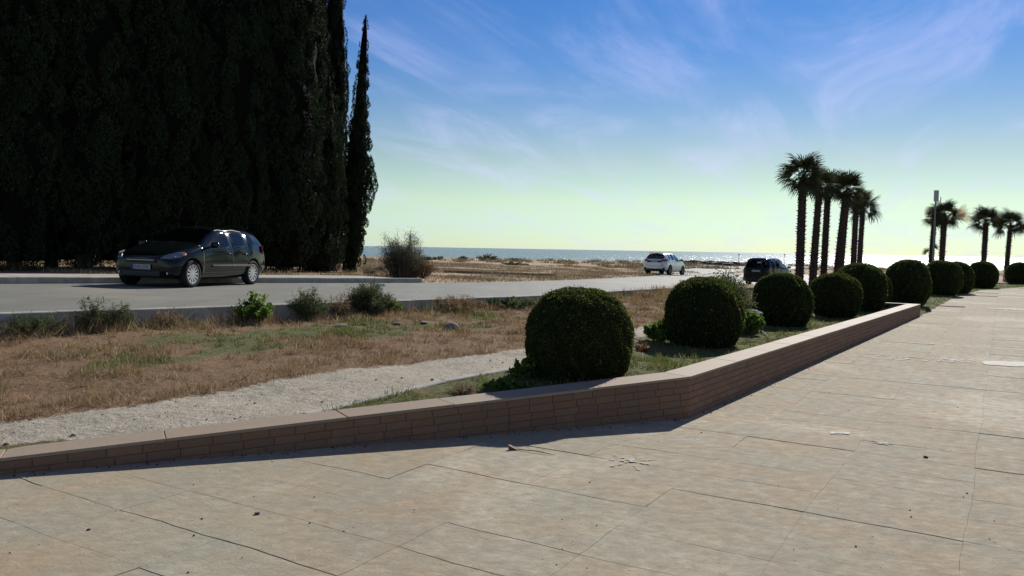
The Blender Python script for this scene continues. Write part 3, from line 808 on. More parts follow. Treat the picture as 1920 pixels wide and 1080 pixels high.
# ================================================================== VEGETATION
M['hedge'] = leaf_material('clipped_hedge_leaf', (0.018, 0.034, 0.008), (0.105, 0.13, 0.025), (0.30, 0.29, 0.07), 0.46, 0.6)
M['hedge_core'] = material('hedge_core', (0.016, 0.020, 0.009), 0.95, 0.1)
M['cypress'] = leaf_material('cypress_leaf', (0.010, 0.020, 0.008), (0.032, 0.050, 0.016), (0.060, 0.070, 0.025), 0.12, 0.85)
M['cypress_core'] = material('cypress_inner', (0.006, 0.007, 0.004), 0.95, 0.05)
M['bark'] = material('grey_brown_bark', (0.11, 0.085, 0.065), 0.95, 0.1); t = NT(M['bark'])
t.color(t.mix(t.rng(t.noise(t.coords((1, 1, .2)), 14, 5), .35, .65), (0.06, 0.045, 0.034), (0.17, 0.135, 0.105)))
M['palm_trunk'] = material('palm_trunk_fibre', (0.10, 0.07, 0.05), 0.95, 0.1); t = NT(M['palm_trunk'])
t.color(t.mix(t.rng(t.noise(t.coords((1, 1, 1)), 9, 5), .35, .65), (0.028, 0.020, 0.018), (0.095, 0.068, 0.055)))
M['palm_leaf'] = leaf_material('palm_fan_leaf', (0.022, 0.032, 0.012), (0.065, 0.075, 0.03), (0.17, 0.13, 0.06), 0.15, 0.9)
M['palm_dry'] = leaf_material('dry_palm_fan', (0.46, 0.37, 0.23), (0.60, 0.50, 0.32), None, 0.55, 0.9)
M['dry_grass'] = leaf_material('dry_grass_blade', (0.18, 0.118, 0.055), (0.45, 0.32, 0.175), (0.60, 0.49, 0.32), 0.3, 0.8)
M['green_grass'] = leaf_material('green_grass_blade', (0.06, 0.085, 0.02), (0.20, 0.225, 0.06), (0.36, 0.33, 0.14), 0.4, 0.7)
M['dune_grass'] = leaf_material('dune_grass_blade', (0.20, 0.145, 0.08), (0.40, 0.32, 0.19), (0.10, 0.10, 0.05), 0.2, 0.8)
M['weed_bright'] = leaf_material('bright_weed_leaf', (0.06, 0.11, 0.016), (0.16, 0.26, 0.035), (0.34, 0.36, 0.07), 0.55, 0.5)
M['weed_dark'] = leaf_material('dull_weed_leaf', (0.04, 0.062, 0.022), (0.125, 0.155, 0.06), (0.26, 0.23, 0.12), 0.4, 0.7)
M['shrub_grey'] = leaf_material('grey_shrub_leaf', (0.055, 0.065, 0.04), (0.17, 0.17, 0.11), (0.33, 0.28, 0.19), 0.3, 0.8)
M['twig'] = material('dry_twig', (0.20, 0.15, 0.10), 0.9, 0.1)
M['twig_red'] = material('red_brown_twig', (0.16, 0.085, 0.05), 0.9, 0.1)

def unit(v): return v / np.maximum(np.linalg.norm(v, axis=-1, keepdims=True), 1e-9)
def leaf_quads(c, d, n, L, W, r):
    """diamond leaves: centre c, axis d, side from n; returns verts, faces"""
    N = len(c); d = unit(d); s = unit(np.cross(d, n)); L = np.broadcast_to(L, (N,))[:, None]; W = np.broadcast_to(W, (N,))[:, None]
    v = np.stack([c - d * L * .5, c + s * W * .5 - d * L * .05, c + d * L * .5, c - s * W * .5 - d * L * .05], 1).reshape(-1, 3)
    return v, np.arange(4 * N).reshape(N, 4)
def rand_unit(r, N):
    v = r.normal(size=(N, 3)); return unit(v)
def join(parts):
    V, Fc, T, b = [], [], [], 0
    for v, f, t_ in parts: V.append(v); Fc.append(f + b); T.append(np.repeat(t_, 4) if len(t_) * 4 == len(v) else t_); b += len(v)
    return np.concatenate(V), np.concatenate(Fc), np.concatenate(T)

# ---------------- clipped round bushes (unit size: diameter 1, height 1, base at z=0)
def hedge_shape(u, seed, undercut):
    """u: unit directions -> surface points"""
    x, y, z = u[:, 0], u[:, 1], u[:, 2]; p = 2.35
    p = p + .8 * np.clip(-z * 1.6, 0, 1) ** 1.5
    k = (np.abs(x) ** p + np.abs(y) ** p + np.abs(z) ** p) ** (-1 / p) * .5
    r = np.random.default_rng(seed); b = 0
    for i in range(6):
        f = r.normal(0, 3.0, 3); b = b + (0.011 if i < 4 else .008) * np.sin(u @ (f * (1 if i < 4 else 2.6)) + r.uniform(0, 6))
    k = k * (1 + b)
    P = u * k[:, None]; zz_ = P[:, 2] + .5
    low = 1 - undercut * np.clip((.42 - zz_) / .42, 0, 1) ** 1.4
    P[:, 0] *= low; P[:, 1] *= low; P[:, 2] = zz_
    return P
def hedge_meshes(seed, nleaf, leaf, undercut, shag=0.010):
    r = np.random.default_rng(seed)
    u = rand_unit(r, nleaf); P = hedge_shape(u, seed, undercut)
    n = unit(P - np.array([0, 0, .5]))
    bump_ = (fbm(P[:, 0] * 3 + P[:, 2] * 2, P[:, 1] * 3 + P[:, 2], 5, 3, seed) - .5)
    depth = np.abs(r.normal(0, shag, nleaf)) - bump_ * .05
    depth = np.where(r.random(nleaf) < .012, -r.uniform(.005, .035, nleaf), depth)
    c = P - n * depth[:, None] * 1.0 + r.normal(0, .003, (nleaf, 3))
    d = unit(n * .75 + rand_unit(r, nleaf) * .9 + np.array([0, 0, .25]))
    nn = rand_unit(r, nleaf)
    v, f = leaf_quads(c, d, nn, leaf * r.uniform(.7, 1.4, nleaf), leaf * .6 * r.uniform(.7, 1.3, nleaf), r)
    t_ = np.clip(r.beta(2, 3, nleaf) * .9 + bump_ * .8, 0, 1); t_ = np.where(r.random(nleaf) < .02, 1.0, t_)
    leaves = raw_mesh('leaves', v, f, M['hedge'], tint=np.repeat(t_, 4))
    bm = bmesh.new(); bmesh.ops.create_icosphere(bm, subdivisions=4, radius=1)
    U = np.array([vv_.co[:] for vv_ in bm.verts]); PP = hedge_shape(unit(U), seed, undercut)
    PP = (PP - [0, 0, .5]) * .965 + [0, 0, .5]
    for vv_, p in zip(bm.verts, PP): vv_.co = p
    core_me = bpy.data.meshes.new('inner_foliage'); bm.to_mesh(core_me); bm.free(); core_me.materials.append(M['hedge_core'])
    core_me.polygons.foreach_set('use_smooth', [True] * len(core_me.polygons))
    return leaves, core_me
H_near = hedge_meshes(1, 60000, .019, .17)
H_mid = [hedge_meshes(s, 26000, .026, u_) for s, u_ in ((2, .18), (3, .20), (4, .24))]
H_cut = [hedge_meshes(s, 16000, .032, .42) for s in (5, 6)]
GB = 'round clipped bushes in a row beside the plaza'
def hedge(pxc, d, width, ztop_px, meshes, label, rot=0, depth_scale=1.0, sink=.03, xoff=0):
    x = col_at(pxc, d, 560) + xoff; z = gz(x, d) - sink
    # height from the photographed top
    ztop = CAM_Z + ray(pxc, ztop_px)[2] * (d)
    h = (ztop - z) * 1.08; z = ztop - h
    o = empty('clipped_bush', (x, d, z), rot, label, 'bush', GB)
    for nm, me in zip(('leaves', 'inner_foliage'), meshes):
        c = link(nm, me, o); c.scale = (width, width * depth_scale, h)
    return o
hedge(1087, 9.1, 1.19, 543, H_near, 'biggest, nearest round clipped bush, just behind the bend of the planter wall', 0.3)
hedge(1322, 12.7, 1.19, 519, H_mid[0], 'second nearest clipped bush, with its dark shadow on the grass in front of it', 1.0)
hedge(1466, 17.0, 1.18, 513, H_mid[1], 'rounded clipped bush directly in front of the dark van', 2.2)
hedge(1566, 20.2, 1.19, 511, H_mid[2], 'clipped bush below the two leftmost palm trunks, overlapping a larger bush at its right', 0.5)
hedge(1611, 23.2, 1.44, 493, H_mid[0], 'wide clipped bush standing in front of the thick palm trunk', 3.0)
hedge(1648, 25.2, 0.72, 514, H_mid[1], 'small clipped bush peeping out between two wide bushes near the wall end', 4.0)
hedge(1701, 26.6, 1.33, 486, H_mid[2], 'tall clipped bush standing just past the end of the planter wall', 1.7)
hedge(1764, 35.2, 1.55, 489, H_cut[0], 'mushroom shaped clipped bush below the lamp pole, narrow at its foot', 0.2)
hedge(1793, 37.5, 1.35, 491, H_cut[1], 'clipped bush half hidden behind the mushroom shaped one under the lamp pole', 2.0)
hedge(1841, 45.0, 1.55, 490, H_cut[0], 'lone clipped bush under the second palm from the right edge', 3.9)
hedge(1907, 54.0, 1.45, 492, H_cut[1], 'farthest clipped bush, at the right edge of the photo beside a tan block', 5.0)

# ---------------- cypress trees
def prof_full(t_): # radius profile along height 0..1
    t_ = np.clip(t_, 0, 1)
    return np.minimum(0.70 + 0.55 * t_ / .25, 1.0) * np.clip(1 - np.clip((t_ - .30) / .72, 0, 1) ** 1.9, 0, 1) ** .9
def prof_slim(t_):
    t_ = np.clip(t_, 0, 1)
    return np.interp(t_, [0, .06, .12, .22, .30, .40, .48, .60, .8, .93, 1.0], [.45, .80, .95, .92, .82, 1.0, .88, .66, .44, .26, .04])
def cypress_mesh(seed, H, R_, z0, nclump, nleaf, prof, leaf=.075, lobes=(), clump_r=.24, clump_len=1.0):
    r = np.random.default_rng(seed); parts = []
    tz = r.random(nclump * 3); w = np.maximum(prof(tz), .05); keep = r.random(nclump * 3) < w / w.max(); tz = tz[keep][:nclump]
    n = len(tz); ph = r.uniform(0, 2 * PI, n); hh = z0 + tz * (H - z0)
    lob = 1 + .10 * np.sin(3 * ph + seed) * np.sin(hh * .35 + seed) + .07 * np.sin(5 * ph + hh * .8)
    rad_ = R_ * prof(tz) * lob * r.uniform(.80, .97, n)
    cen = np.stack([rad_ * np.cos(ph), rad_ * np.sin(ph), hh], 1)
    cl = clump_len * r.uniform(.5, 1.2, n) * np.clip(prof(tz), .35, 1); cr_ = clump_r * r.uniform(.55, 1.25, n) * np.clip(prof(tz) + .1, .35, 1)
    for (lz, lph, lr, ll, lcr) in lobes:
        cen = np.vstack([cen, [[lr * math.cos(lph), lr * math.sin(lph), lz]]]); cl = np.r_[cl, ll]; cr_ = np.r_[cr_, lcr]; n += 1; ph = np.r_[ph, lph]
    area = cl * cr_; k = r.choice(n, nleaf, p=area / area.sum())
    u = rand_unit(r, nleaf); out = np.stack([np.cos(ph), np.sin(ph), np.zeros(n)], 1)
    # bias leaves to the outer side of each clump
    inward = (u * out[k]).sum(1) < -.25; u[inward, :2] *= -1
    shape = np.stack([u[:, 0] * cr_[k], u[:, 1] * cr_[k], u[:, 2] * cl[k] * .5], 1)
    taper = 1 - .45 * np.clip(u[:, 2], 0, 1); shape[:, 0] *= taper; shape[:, 1] *= taper
    c = cen[k] + shape * r.uniform(.82, 1.05, (nleaf, 1)) + r.normal(0, .015, (nleaf, 3))
    d = unit(np.stack([u[:, 0] * .6, u[:, 1] * .6, np.full(nleaf, 1.0)], 1) + rand_unit(r, nleaf) * .55)
    v, f = leaf_quads(c, d, rand_unit(r, nleaf), leaf * r.uniform(.6, 1.6, nleaf), leaf * .45 * r.uniform(.6, 1.4, nleaf), r)
    t_ = np.clip(r.beta(2, 3, nleaf) * .8 + (r.random(n)[k] - .4) * .35, 0, .85); t_ = np.where(r.random(nleaf) < .03, 1.0, t_)
    leaves = raw_mesh('crown', v, f, M['cypress'], tint=np.repeat(t_, 4))
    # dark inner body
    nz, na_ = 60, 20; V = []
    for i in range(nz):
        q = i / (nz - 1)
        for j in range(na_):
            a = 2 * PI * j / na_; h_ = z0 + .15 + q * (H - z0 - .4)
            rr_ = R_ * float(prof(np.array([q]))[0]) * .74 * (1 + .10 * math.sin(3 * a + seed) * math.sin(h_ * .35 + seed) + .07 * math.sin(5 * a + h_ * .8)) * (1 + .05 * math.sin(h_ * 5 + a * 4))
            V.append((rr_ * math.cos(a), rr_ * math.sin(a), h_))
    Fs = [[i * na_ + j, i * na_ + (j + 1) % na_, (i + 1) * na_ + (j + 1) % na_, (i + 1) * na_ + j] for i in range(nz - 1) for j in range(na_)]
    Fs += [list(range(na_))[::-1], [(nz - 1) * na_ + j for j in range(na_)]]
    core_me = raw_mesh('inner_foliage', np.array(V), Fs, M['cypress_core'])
    mb = MB()
    tr_ = .22 if R_ > 1 else .14
    mb.tube([(0, 0, -.3), (.02, 0, .2), (0.03, .02, z0 + .4), (0, 0, min(H * .6, z0 + 4))], [tr_ * 1.35, tr_, tr_ * .85, tr_ * .5], 10)
    if z0 > .3:   # bare stems splaying under the crown
        for k2 in range(6):
            a = r.uniform(0, 2 * PI); e = R_ * r.uniform(.15, .5)
            mb.tube([(.1 * math.cos(a), .1 * math.sin(a), .1 + r.uniform(0, .3)), (e * .5 * math.cos(a), e * .5 * math.sin(a), z0 * .6), (e * math.cos(a), e * math.sin(a), z0 + .5)], [.07, .05, .03], 6)
    me = bpy.data.meshes.new('trunk'); me.from_pydata(mb.v, [], mb.f); me.update(); me.materials.append(M['bark'])
    return leaves, core_me, me
C_big = [cypress_mesh(11, 17.0, 1.62, .1, 620, 85000, prof_full), cypress_mesh(12, 18.5, 1.55, .42, 620, 85000, prof_full),
         cypress_mesh(13, 16.0, 1.70, .0, 620, 85000, prof_full), cypress_mesh(14, 19.0, 1.50, .18, 620, 85000, prof_full)]
GC = 'row of tall dark cypress trees along the pavement'
def cyp(x, y, ms, label, rot, s=1.0, sxy=1.0, group=GC):
    o = empty('cypress_tree', (x, y, gz(x, y) - .05), rot, label, 'tree', group)
    for nm, me in zip(('crown', 'inner_foliage', 'trunk'), ms):
        c = link(nm, me, o); c.scale = (s * sxy, s * sxy, s)
    return o
row0 = np.array([-6.75, 34.5]); rd = np.array([-.62, -.78])
def rp(s, off=0): p = row0 + rd * s + np.array([-.78, .62]) * off; return float(p[0]), float(p[1])
def colx(px, y): return col_at(px, y, 505)
cyp(colx(597, 32.4), 32.4, C_big[2], 'round-topped bulky cypress, the lowest one, at the right end of the dense row', .4, .60, 1.05)
cyp(colx(527, 30.9), 30.9, C_big[0], 'dark cypress in the dense row behind the tail of the black hatchback', 1.3)
cyp(colx(418, 29.2), 29.2, C_big[2], 'dark cypress in the dense row behind the roof of the black hatchback', 2.6)
cyp(colx(298, 27.6), 27.6, C_big[0], 'dark cypress in the dense row behind the bonnet of the black hatchback', 3.9)
cyp(colx(160, 25.8), 25.8, C_big[1], 'dark cypress with bare trunk and light gaps under its crown, left of the hatchback', .9)
cyp(colx(28, 24.2), 24.2, C_big[3], 'dark cypress standing nearest the left edge of the photo', 5.0)
cyp(colx(-110, 22.6), 22.6, C_big[1], 'cypress at the near end of the row, beyond the left edge of the photo', 2.0)
# second row behind
for px, y, k, l in ((540, 35.0, 0, 'cypress of the rear rank, hidden behind the right end of the dense row'), (440, 33.4, 2, 'cypress of the rear rank, behind the trees above the hatchback roof'),
                    (345, 32.0, 2, 'cypress of the rear rank, behind the trees above the hatchback bonnet'), (232, 30.4, 3, 'rear rank cypress, its stem seen through the gap beside the bare trunk'),
                    (95, 28.8, 3, 'cypress of the rear rank, seen through the gap left of the bare trunk'), (-30, 27.4, 3, 'cypress of the rear rank at the left edge of the photo')):
    cyp(colx(px, y), y, C_big[k], l, px * .01)
# slim outliers at the right end
lobes = [(4.1, .05, .62, 1.6, .36), (4.9, .0, .72, 1.2, .30), (5.5, .15, .62, 1.0, .24), (3.5, .1, .62, .9, .25), (4.5, .1, .92, .8, .2), (4.5, .3, .5, 1.8, .3), (5.0, .0, .62, .7, .18), (2.6, .1, .62, .5, .16), (6.5, .1, .55, .7, .16), (.75, .1, .62, .5, .14), (5.6, 3.3, .5, .6, .14)]
Cslim = cypress_mesh(21, 13.1, .60, .10, 420, 60000, prof_slim, leaf=.065, lobes=lobes, clump_r=.16, clump_len=.7)
cyp(colx(657, 34.6), 34.6, Cslim, 'slim lone cypress with a lumpy lobe on its right side, ending the row', 0.0, 0.86).rotation_euler = (0, R(3.0), 0)
Cslim2 = cypress_mesh(22, 19.0, .95, .2, 460, 60000, lambda q: np.minimum(prof_slim(q) + .12 * (q > .5) * (q < .97), 1), leaf=.07, lobes=[(12.2, 3.1, .6, 1.0, .14), (9.2, .1, .7, .7, .15)], clump_r=.18, clump_len=.8)
cyp(colx(626, 37.0), 37.0, Cslim2, 'tall thin-topped cypress between the bulky row and the lone slim one', 0.2, .93, .70)
cyp(colx(592, 38.5), 38.5, Cslim2, 'thin-topped cypress showing a narrow strip above the round-topped tree', 2.2, 1.02, .8)

# ---------------- palms
def frond_mesh(seed, R_=.84, pet=.46, nseg=18, spread=88, droop=.16, mat=None, closed=.0):
    r = np.random.default_rng(seed); V, Fs, T = [], [], []
    def quad(a, b, c, d, tt_): b0 = len(V); V.extend([a, b, c, d]); Fs.append([b0, b0 + 1, b0 + 2, b0 + 3]); T.extend([tt_] * 4)
    w = .022
    quad((0, -w, 0), (pet, -w * .6, .02), (pet, w * .6, .02), (0, w, 0), .3); quad((0, 0, -w), (pet, 0, .02 - w * .7), (pet, 0, .02 + w * .7), (0, 0, w), .3)
    for i in range(nseg):
        a = math.radians(-spread + 2 * spread * (i + .5) / nseg); L = R_ * (1 - .22 * (abs(a) / math.radians(spread)) ** 2) * r.uniform(.88, 1.08)
        da = math.radians(spread / nseg) * 1.02; tt_ = r.uniform(.1, .8)
        def P_(rr_, aa, z): return (pet + rr_ * math.cos(aa), rr_ * math.sin(aa), .02 + z - .10 * (rr_ / R_) ** 2 - .25 * rr_ * abs(math.sin(aa)) * .4)
        fold = .02
        m1, m2 = L * .42, L * .74
        o_ = P_(.0, a, 0)
        quad(o_, P_(m1, a - da, -fold), P_(m1, a, fold), o_, tt_) if False else None
        Vb = len(V)
        V.extend([P_(.02, a, 0), P_(m1, a - da, -fold), P_(m1, a + da, -fold), P_(m2, a - da * .5, -droop * .35), P_(m2, a + da * .5, -droop * .35), P_(L, a + r.uniform(-.05, .05), -droop * r.uniform(.7, 2.0))])
        T.extend([tt_] * 6)
        Fs.append([Vb, Vb + 1, Vb + 2]); Fs.append([Vb + 1, Vb + 3, Vb + 4, Vb + 2]); Fs.append([Vb + 3, Vb + 5, Vb + 4])
    return raw_mesh('frond', np.array(V), Fs, mat or M['palm_leaf'], tint=T)
FR = [frond_mesh(s, droop=dr) for s, dr in ((1, .05), (2, .10), (3, .18), (4, .07))]
FR_dry = frond_mesh(9, R_=1.35, pet=.15, nseg=9, spread=30, droop=.02, mat=M['palm_dry'])
def trunk_mesh(H, r0, r1, seed, lean=(0, 0), rough_from=.25):
    r = random.Random(seed); mb = MB(); n = 14
    def cen(f): return Vector((lean[0] * f ** 1.3, lean[1] * f ** 1.3, -.2 + (H + .2) * f))
    pts = [cen(i / 24) for i in range(25)]
    mb.tube(pts, [r0 + (r1 - r0) * min(1, (i / 24) * 1.4) + (0.06 if i == 0 else .02 if i == 1 else 0) for i in range(25)], n)
    # cut leaf bases in a spiral
    k = 0; f = rough_from * .3
    while f < .99:
        a = k * 2.4; c = cen(f); rr_ = (r0 + (r1 - r0) * min(1, f * 1.4)); s_ = r.uniform(.6, 1.15) * (.55 + .45 * min(1, f / rough_from))
        d = Vector((math.cos(a), math.sin(a), 0)); sd = Vector((-d.y, d.x, 0)); up = Vector((0, 0, 1))
        b = c + d * (rr_ * .88); w_ = .055 * s_; tip = b + d * (.125 * s_) + up * (.07 * s_)
        vs = [b - sd * w_ - up * .04, b + sd * w_ - up * .04, b + sd * w_ * .9 + up * .05, b - sd * w_ * .9 + up * .05, tip - sd * w_ * .6, tip + sd * w_ * .6]
        mb.add(vs, [[0, 1, 5, 4], [3, 4, 5, 2], [0, 4, 3], [1, 2, 5]])
        f += .0052 * 6.0 / H; k += 1
    me = bpy.data.meshes.new('trunk'); me.from_pydata(mb.v, [], mb.f); me.update(); me.materials.append(M['palm_trunk'])
    return me
def palm(px_base, px_top, y, crown_py, r0, r1, nf, seed, label, group, fs=1.0, rough_from=.2, low=-42):
    x = col_at(px_base, y, 515); z = gz(x, y); xt = col_at(px_top, y, crown_py); ztop = CAM_Z + ray(px_top, crown_py)[2] * y
    H = ztop - z - .1; o = empty('palm_tree', (x, y, z), 0, label, 'palm tree', group)
    link('trunk', trunk_mesh(H, r0, r1, seed, (xt - x, 0), rough_from), o)
    r = random.Random(seed * 3 + 1)
    for k in range(nf):
        q = (k + .5) / nf; el = math.radians(80 - (80 - low) * q ** 1.0 + r.uniform(-8, 8)); az = k * 2.39996 + r.uniform(-.2, .2)
        c = link('frond', FR[r.randrange(4)], o)
        Rm = Matrix.Rotation(az, 4, 'Z') @ Matrix.Rotation(-el, 4, 'Y') @ Matrix.Rotation(r.uniform(-.8, .8), 4, 'X')
        s_ = fs * .90 * r.uniform(.8, 1.12)
        c.matrix_local = Matrix.Translation((xt - x, 0, H - .05 + .12 * (1 - q))) @ Rm @ Matrix.Diagonal((s_, s_, s_, 1))
    return o
G1 = 'six palm trees in a close line'
palm(1499, 1506, 42.0, 328, .215, .20, 30, 1, 'leftmost and tallest of the six palms in the close line', G1, 1.22)
palm(1524, 1537, 46.0, 346, .22, .18, 25, 2, 'second palm from the left in the close line, its foot right of the tallest palm', G1, 1.05)
palm(1544, 1553, 49.5, 349, .20, .18, 24, 3, 'third palm from the left in the close line', G1, 1.05)
palm(1571, 1588, 47.5, 356, .30, .23, 29, 4, 'thickest trunked palm, fourth from the left in the close line', G1, 1.15)
palm(1599, 1606, 58.0, 374, .20, .19, 24, 5, 'fifth palm from the left in the close line, just right of the thick one', G1, 1.12)
palm(1610, 1618, 63.0, 388, .20, .18, 23, 6, 'rightmost and shortest palm of the close line of six', G1, 1.3)
G2 = 'palm trees at the right of the photo beyond the bushes'
o = palm(1764, 1771, 58.0, 402, .19, .19, 27, 7, 'palm with a big dry tan fan in its crown, right beside the lamp pole', G2, 1.15, .05, -45)
pt = col_at(1771, 58, 402) - o.location.x; Hh = CAM_Z + ray(1771, 402)[2] * 58 - o.location.z
for az, el, s_ in ((.05, 30, 1.0), (-.1, 2, .95)):
    c = link('frond', FR_dry, o); c['label'] = 'large dry tan fan leaf'
    c.matrix_local = Matrix.Translation((pt, -1.15, Hh - .25)) @ Matrix.Rotation(az, 4, 'Z') @ Matrix.Rotation(-math.radians(el), 4, 'Y') @ Matrix.Rotation(math.radians(78), 4, 'X') @ Matrix.Diagonal((s_, s_, s_, 1))
palm(1744, 1752, 60.0, 408, .19, .17, 14, 8, 'thin crowned palm directly behind the lamp pole, with one low hanging frond', G2, .9, .1, -30)
palm(1843, 1849, 64.0, 415, .19, .19, 27, 9, 'second palm from the right edge, above the lone clipped bush', G2, 1.25, .05, -20)
palm(1886, 1895, 61.0, 420, .165, .15, 24, 10, 'slim palm nearest the right edge of the photo', G2, 1.2, .05, -30)
# odd low fronds on the palm behind the pole
o = [q for q in bpy.data.objects if q.get('label', '').startswith('thin crowned')][0]
for (dx_, dz_, az, el) in ((-.05, 2.05, PI, 35), (.1, 2.3, .2, 60)):
    c = link('frond', FR[1], o); c.matrix_local = Matrix.Translation((dx_, 0, dz_)) @ Matrix.Rotation(az, 4, 'Z') @ Matrix.Rotation(-math.radians(el), 4, 'Y') @ Matrix.Rotation(1.2, 4, 'X') @ Matrix.Diagonal((.6, .6, .6, 1))

# ---------------- twiggy shrubs and weeds
def shrub(name, x, y, H, W, nst, nleaf, leaf, mats, label, cat, seed, group=None, z=None, aspect=.35, up=.5, splay=1.0, tall=0.0, full=False):
    r = np.random.default_rng(seed); o = empty(name, (x, y, (gz(x, y) if z is None else z) - .02), 0, label, cat, group)
    mb = MB(); tips = []; segs = []
    for i in range(nst):
        a = r.uniform(0, 2 * PI); sp_ = splay * r.uniform(.1, 1) ** .7; top = np.array([W / 2 * sp_ * math.cos(a), W / 2 * sp_ * math.sin(a), H * r.uniform(.65, 1.0) * math.sqrt(max(.15, 1 - .75 * sp_ ** 2))])
        if tall and r.random() < tall: top[2] *= 1.35
        base = np.array([top[0] * (.5 if full else .12), top[1] * (.5 if full else .12), 0])
        if full: top = top * np.array([1, 1, r.uniform(.45, 1.0)])
        mid = base * .4 + top * .6 + np.array([0, 0, H * .08]) + r.normal(0, .03 * H, 3)
        rb = max(.003, H * .006)
        mb.tube([base, mid, top], [rb * 1.6, rb, rb * .4], 4, False); segs.append((base, mid, top))
        for j in range(3):
            f = r.uniform(.35, .9); p = base * (1 - f) + top * f; q = p + (rand_unit(r, 1)[0] * np.array([1, 1, .6]) + [0, 0, .5]) * H * .2 * r.uniform(.5, 1)
            mb.tube([p, q], [rb * .7, rb * .3], 3, False); segs.append((p, (p + q) / 2, q))
    st_ = mb.build('stems', mats[1], o)
    k = r.integers(0, len(segs), nleaf); f = r.uniform(.08 if full else .25, 1.05, nleaf)[:, None]; S = np.array(segs)[k]
    c = np.where(f < .5, S[:, 0] + (S[:, 1] - S[:, 0]) * f * 2, S[:, 1] + (S[:, 2] - S[:, 1]) * (f - .5) * 2) + r.normal(0, H * .045, (nleaf, 3)); c[:, 2] = np.maximum(c[:, 2], .01)
    d = rand_unit(r, nleaf) + np.array([0, 0, up])
    v, fq = leaf_quads(c, d, rand_unit(r, nleaf), leaf * r.uniform(.6, 1.4, nleaf), leaf * aspect * r.uniform(.7, 1.3, nleaf), r)
    t_ = np.clip(r.beta(2, 2.5, nleaf), 0, .85); t_ = np.where(r.random(nleaf) < .06, 1.0, t_)
    link('leaves', raw_mesh('leaves', v, fq, mats[0], tint=np.repeat(t_, 4)), o)
    return o
KL = smooth_poly(RN, 400); KLo = offset(KL, -.34)
def sh_px(name, px, py, *a, **k):
    x, y = on_ground(px, py)
    if 40 < px < 1000 and 570 < py < 630:   # weeds rooted at the foot of the kerb
        tgt = ray(px, py); q = np.argmin(np.abs(KLo[:, 0] / KLo[:, 1] - tgt[0]) + (KLo[:, 1] < 4) * 9); x, y = float(KLo[q, 0]), float(KLo[q, 1])
    return shrub(name, x, y, *a, **k)
WS = [M['shrub_grey'], M['twig']]
x, y = on_ground(757, 521)
shrub('grey_shrub', x, y, 1.95, 2.0, 110, 34000, .05, WS, 'big grey-green twiggy shrub at the end of the pavement, beside the slim cypress', 'shrub', 31, tall=.15, full=True)
shrub('reddish_shrub', x + .75, y - .35, .85, 1.3, 45, 3000, .05, [leaf_material('red_brown_leaf', (0.12, 0.07, 0.035), (0.24, 0.15, 0.08), (0.10, 0.11, 0.05), .3, .8), M['twig_red']], 'low reddish brown dry shrub at the right foot of the big grey shrub', 'shrub', 32)
sh_px('dry_shrub', 690, 518, .5, .9, 22, 800, .05, WS, 'small thin dry shrub between the slim cypress and the big grey shrub', 'shrub', 33)
x, y = on_ground(1356, 601)
shrub('loose_bush', col_at(1357, 15.6, 560), 15.6, 1.30, 1.15, 60, 14000, .045, [M['weed_dark'], M['twig']], 'loose unclipped grey-green bush right behind the second nearest clipped bush', 'bush', 34, aspect=.45)
WB = [M['weed_bright'], M['twig']]; WD = [M['weed_dark'], M['twig']]
kz = lambda px, py: on_ground(px, py)
sh_px('leafy_weed', 470, 594, .46, .72, 34, 2200, .055, WB, 'bright green leafy weed against the road kerb, below the rear wheel of the hatchback', 'weed', 41, aspect=.6, tall=.25)
sh_px('bushy_weed', 574, 600, .56, .80, 46, 4200, .055, WD, 'feathery dull green weed on the kerb, between the bright weed and the tallest one', 'weed', 42, aspect=.2, tall=.1)
sh_px('bushy_weed', 684, 598, .72, .95, 64, 8000, .05, WD, 'tallest dark green weed clump on the kerb, with dry stems around it', 'weed', 43, aspect=.3, tall=.1)
sh_px('bushy_weed', 722, 596, .46, .75, 34, 3000, .045, WD, 'low spreading green weed at the right side of the tallest kerb weed', 'weed', 44, aspect=.3)
sh_px('leafy_weed', 752, 592, .36, .28, 14, 400, .07, WB, 'small upright bright leafed weed on the kerb right of the tallest weed', 'weed', 45, aspect=.5)
sh_px('bushy_weed', 185, 612, .44, .55, 34, 1800, .06, WD, 'green grassy weed on the kerb near the left, the left one of a pair', 'weed', 46, aspect=.15, tall=.2)
sh_px('bushy_weed', 232, 608, .46, .42, 26, 1500, .06, WD, 'green grassy weed on the kerb near the left, the right one of a pair', 'weed', 47, aspect=.15, tall=.2)
sh_px('dry_weed', 60, 622, .36, 1.0, 44, 3600, .04, WD, 'dark tangled weed by the kerb at the far left edge', 'weed', 48, aspect=.2)
sh_px('dry_weed', 323, 600, .34, .6, 20, 500, .04, [M['dry_grass'], M['twig']], 'thin dry weed on the kerb midway between the grassy pair and the bright weed', 'weed', 49, aspect=.2)
sh_px('dry_weed', 640, 600, .50, .6, 36, 1400, .05, [M['dry_grass'], M['twig_red']], 'brown dry weed clump touching the left side of the tallest kerb weed', 'weed', 50, aspect=.2)
sh_px('dry_weed', 862, 588, .42, 1.5, 90, 4200, .05, [M['dry_grass'], M['twig_red']], 'wide mound of brown dry weed along the kerb above the grey boulder', 'weed', 51, aspect=.2)
sh_px('trailing_weed', 950, 580, .30, 2.0, 90, 7000, .05, WD, 'wide low green creeping weed along the kerb, left of the biggest clipped bush', 'weed', 52, aspect=.5)
sh_px('dry_weed', 1215, 560, .28, .9, 20, 500, .05, [M['dry_grass'], M['twig']], 'sparse dry weed at the road edge left of the second clipped bush', 'weed', 53, aspect=.2)
sh_px('dry_weed', 1165, 556, .24, .8, 20, 500, .05, WD, 'sparse grey-green weed at the road edge above the right shoulder of the biggest bush', 'weed', 54, aspect=.2)
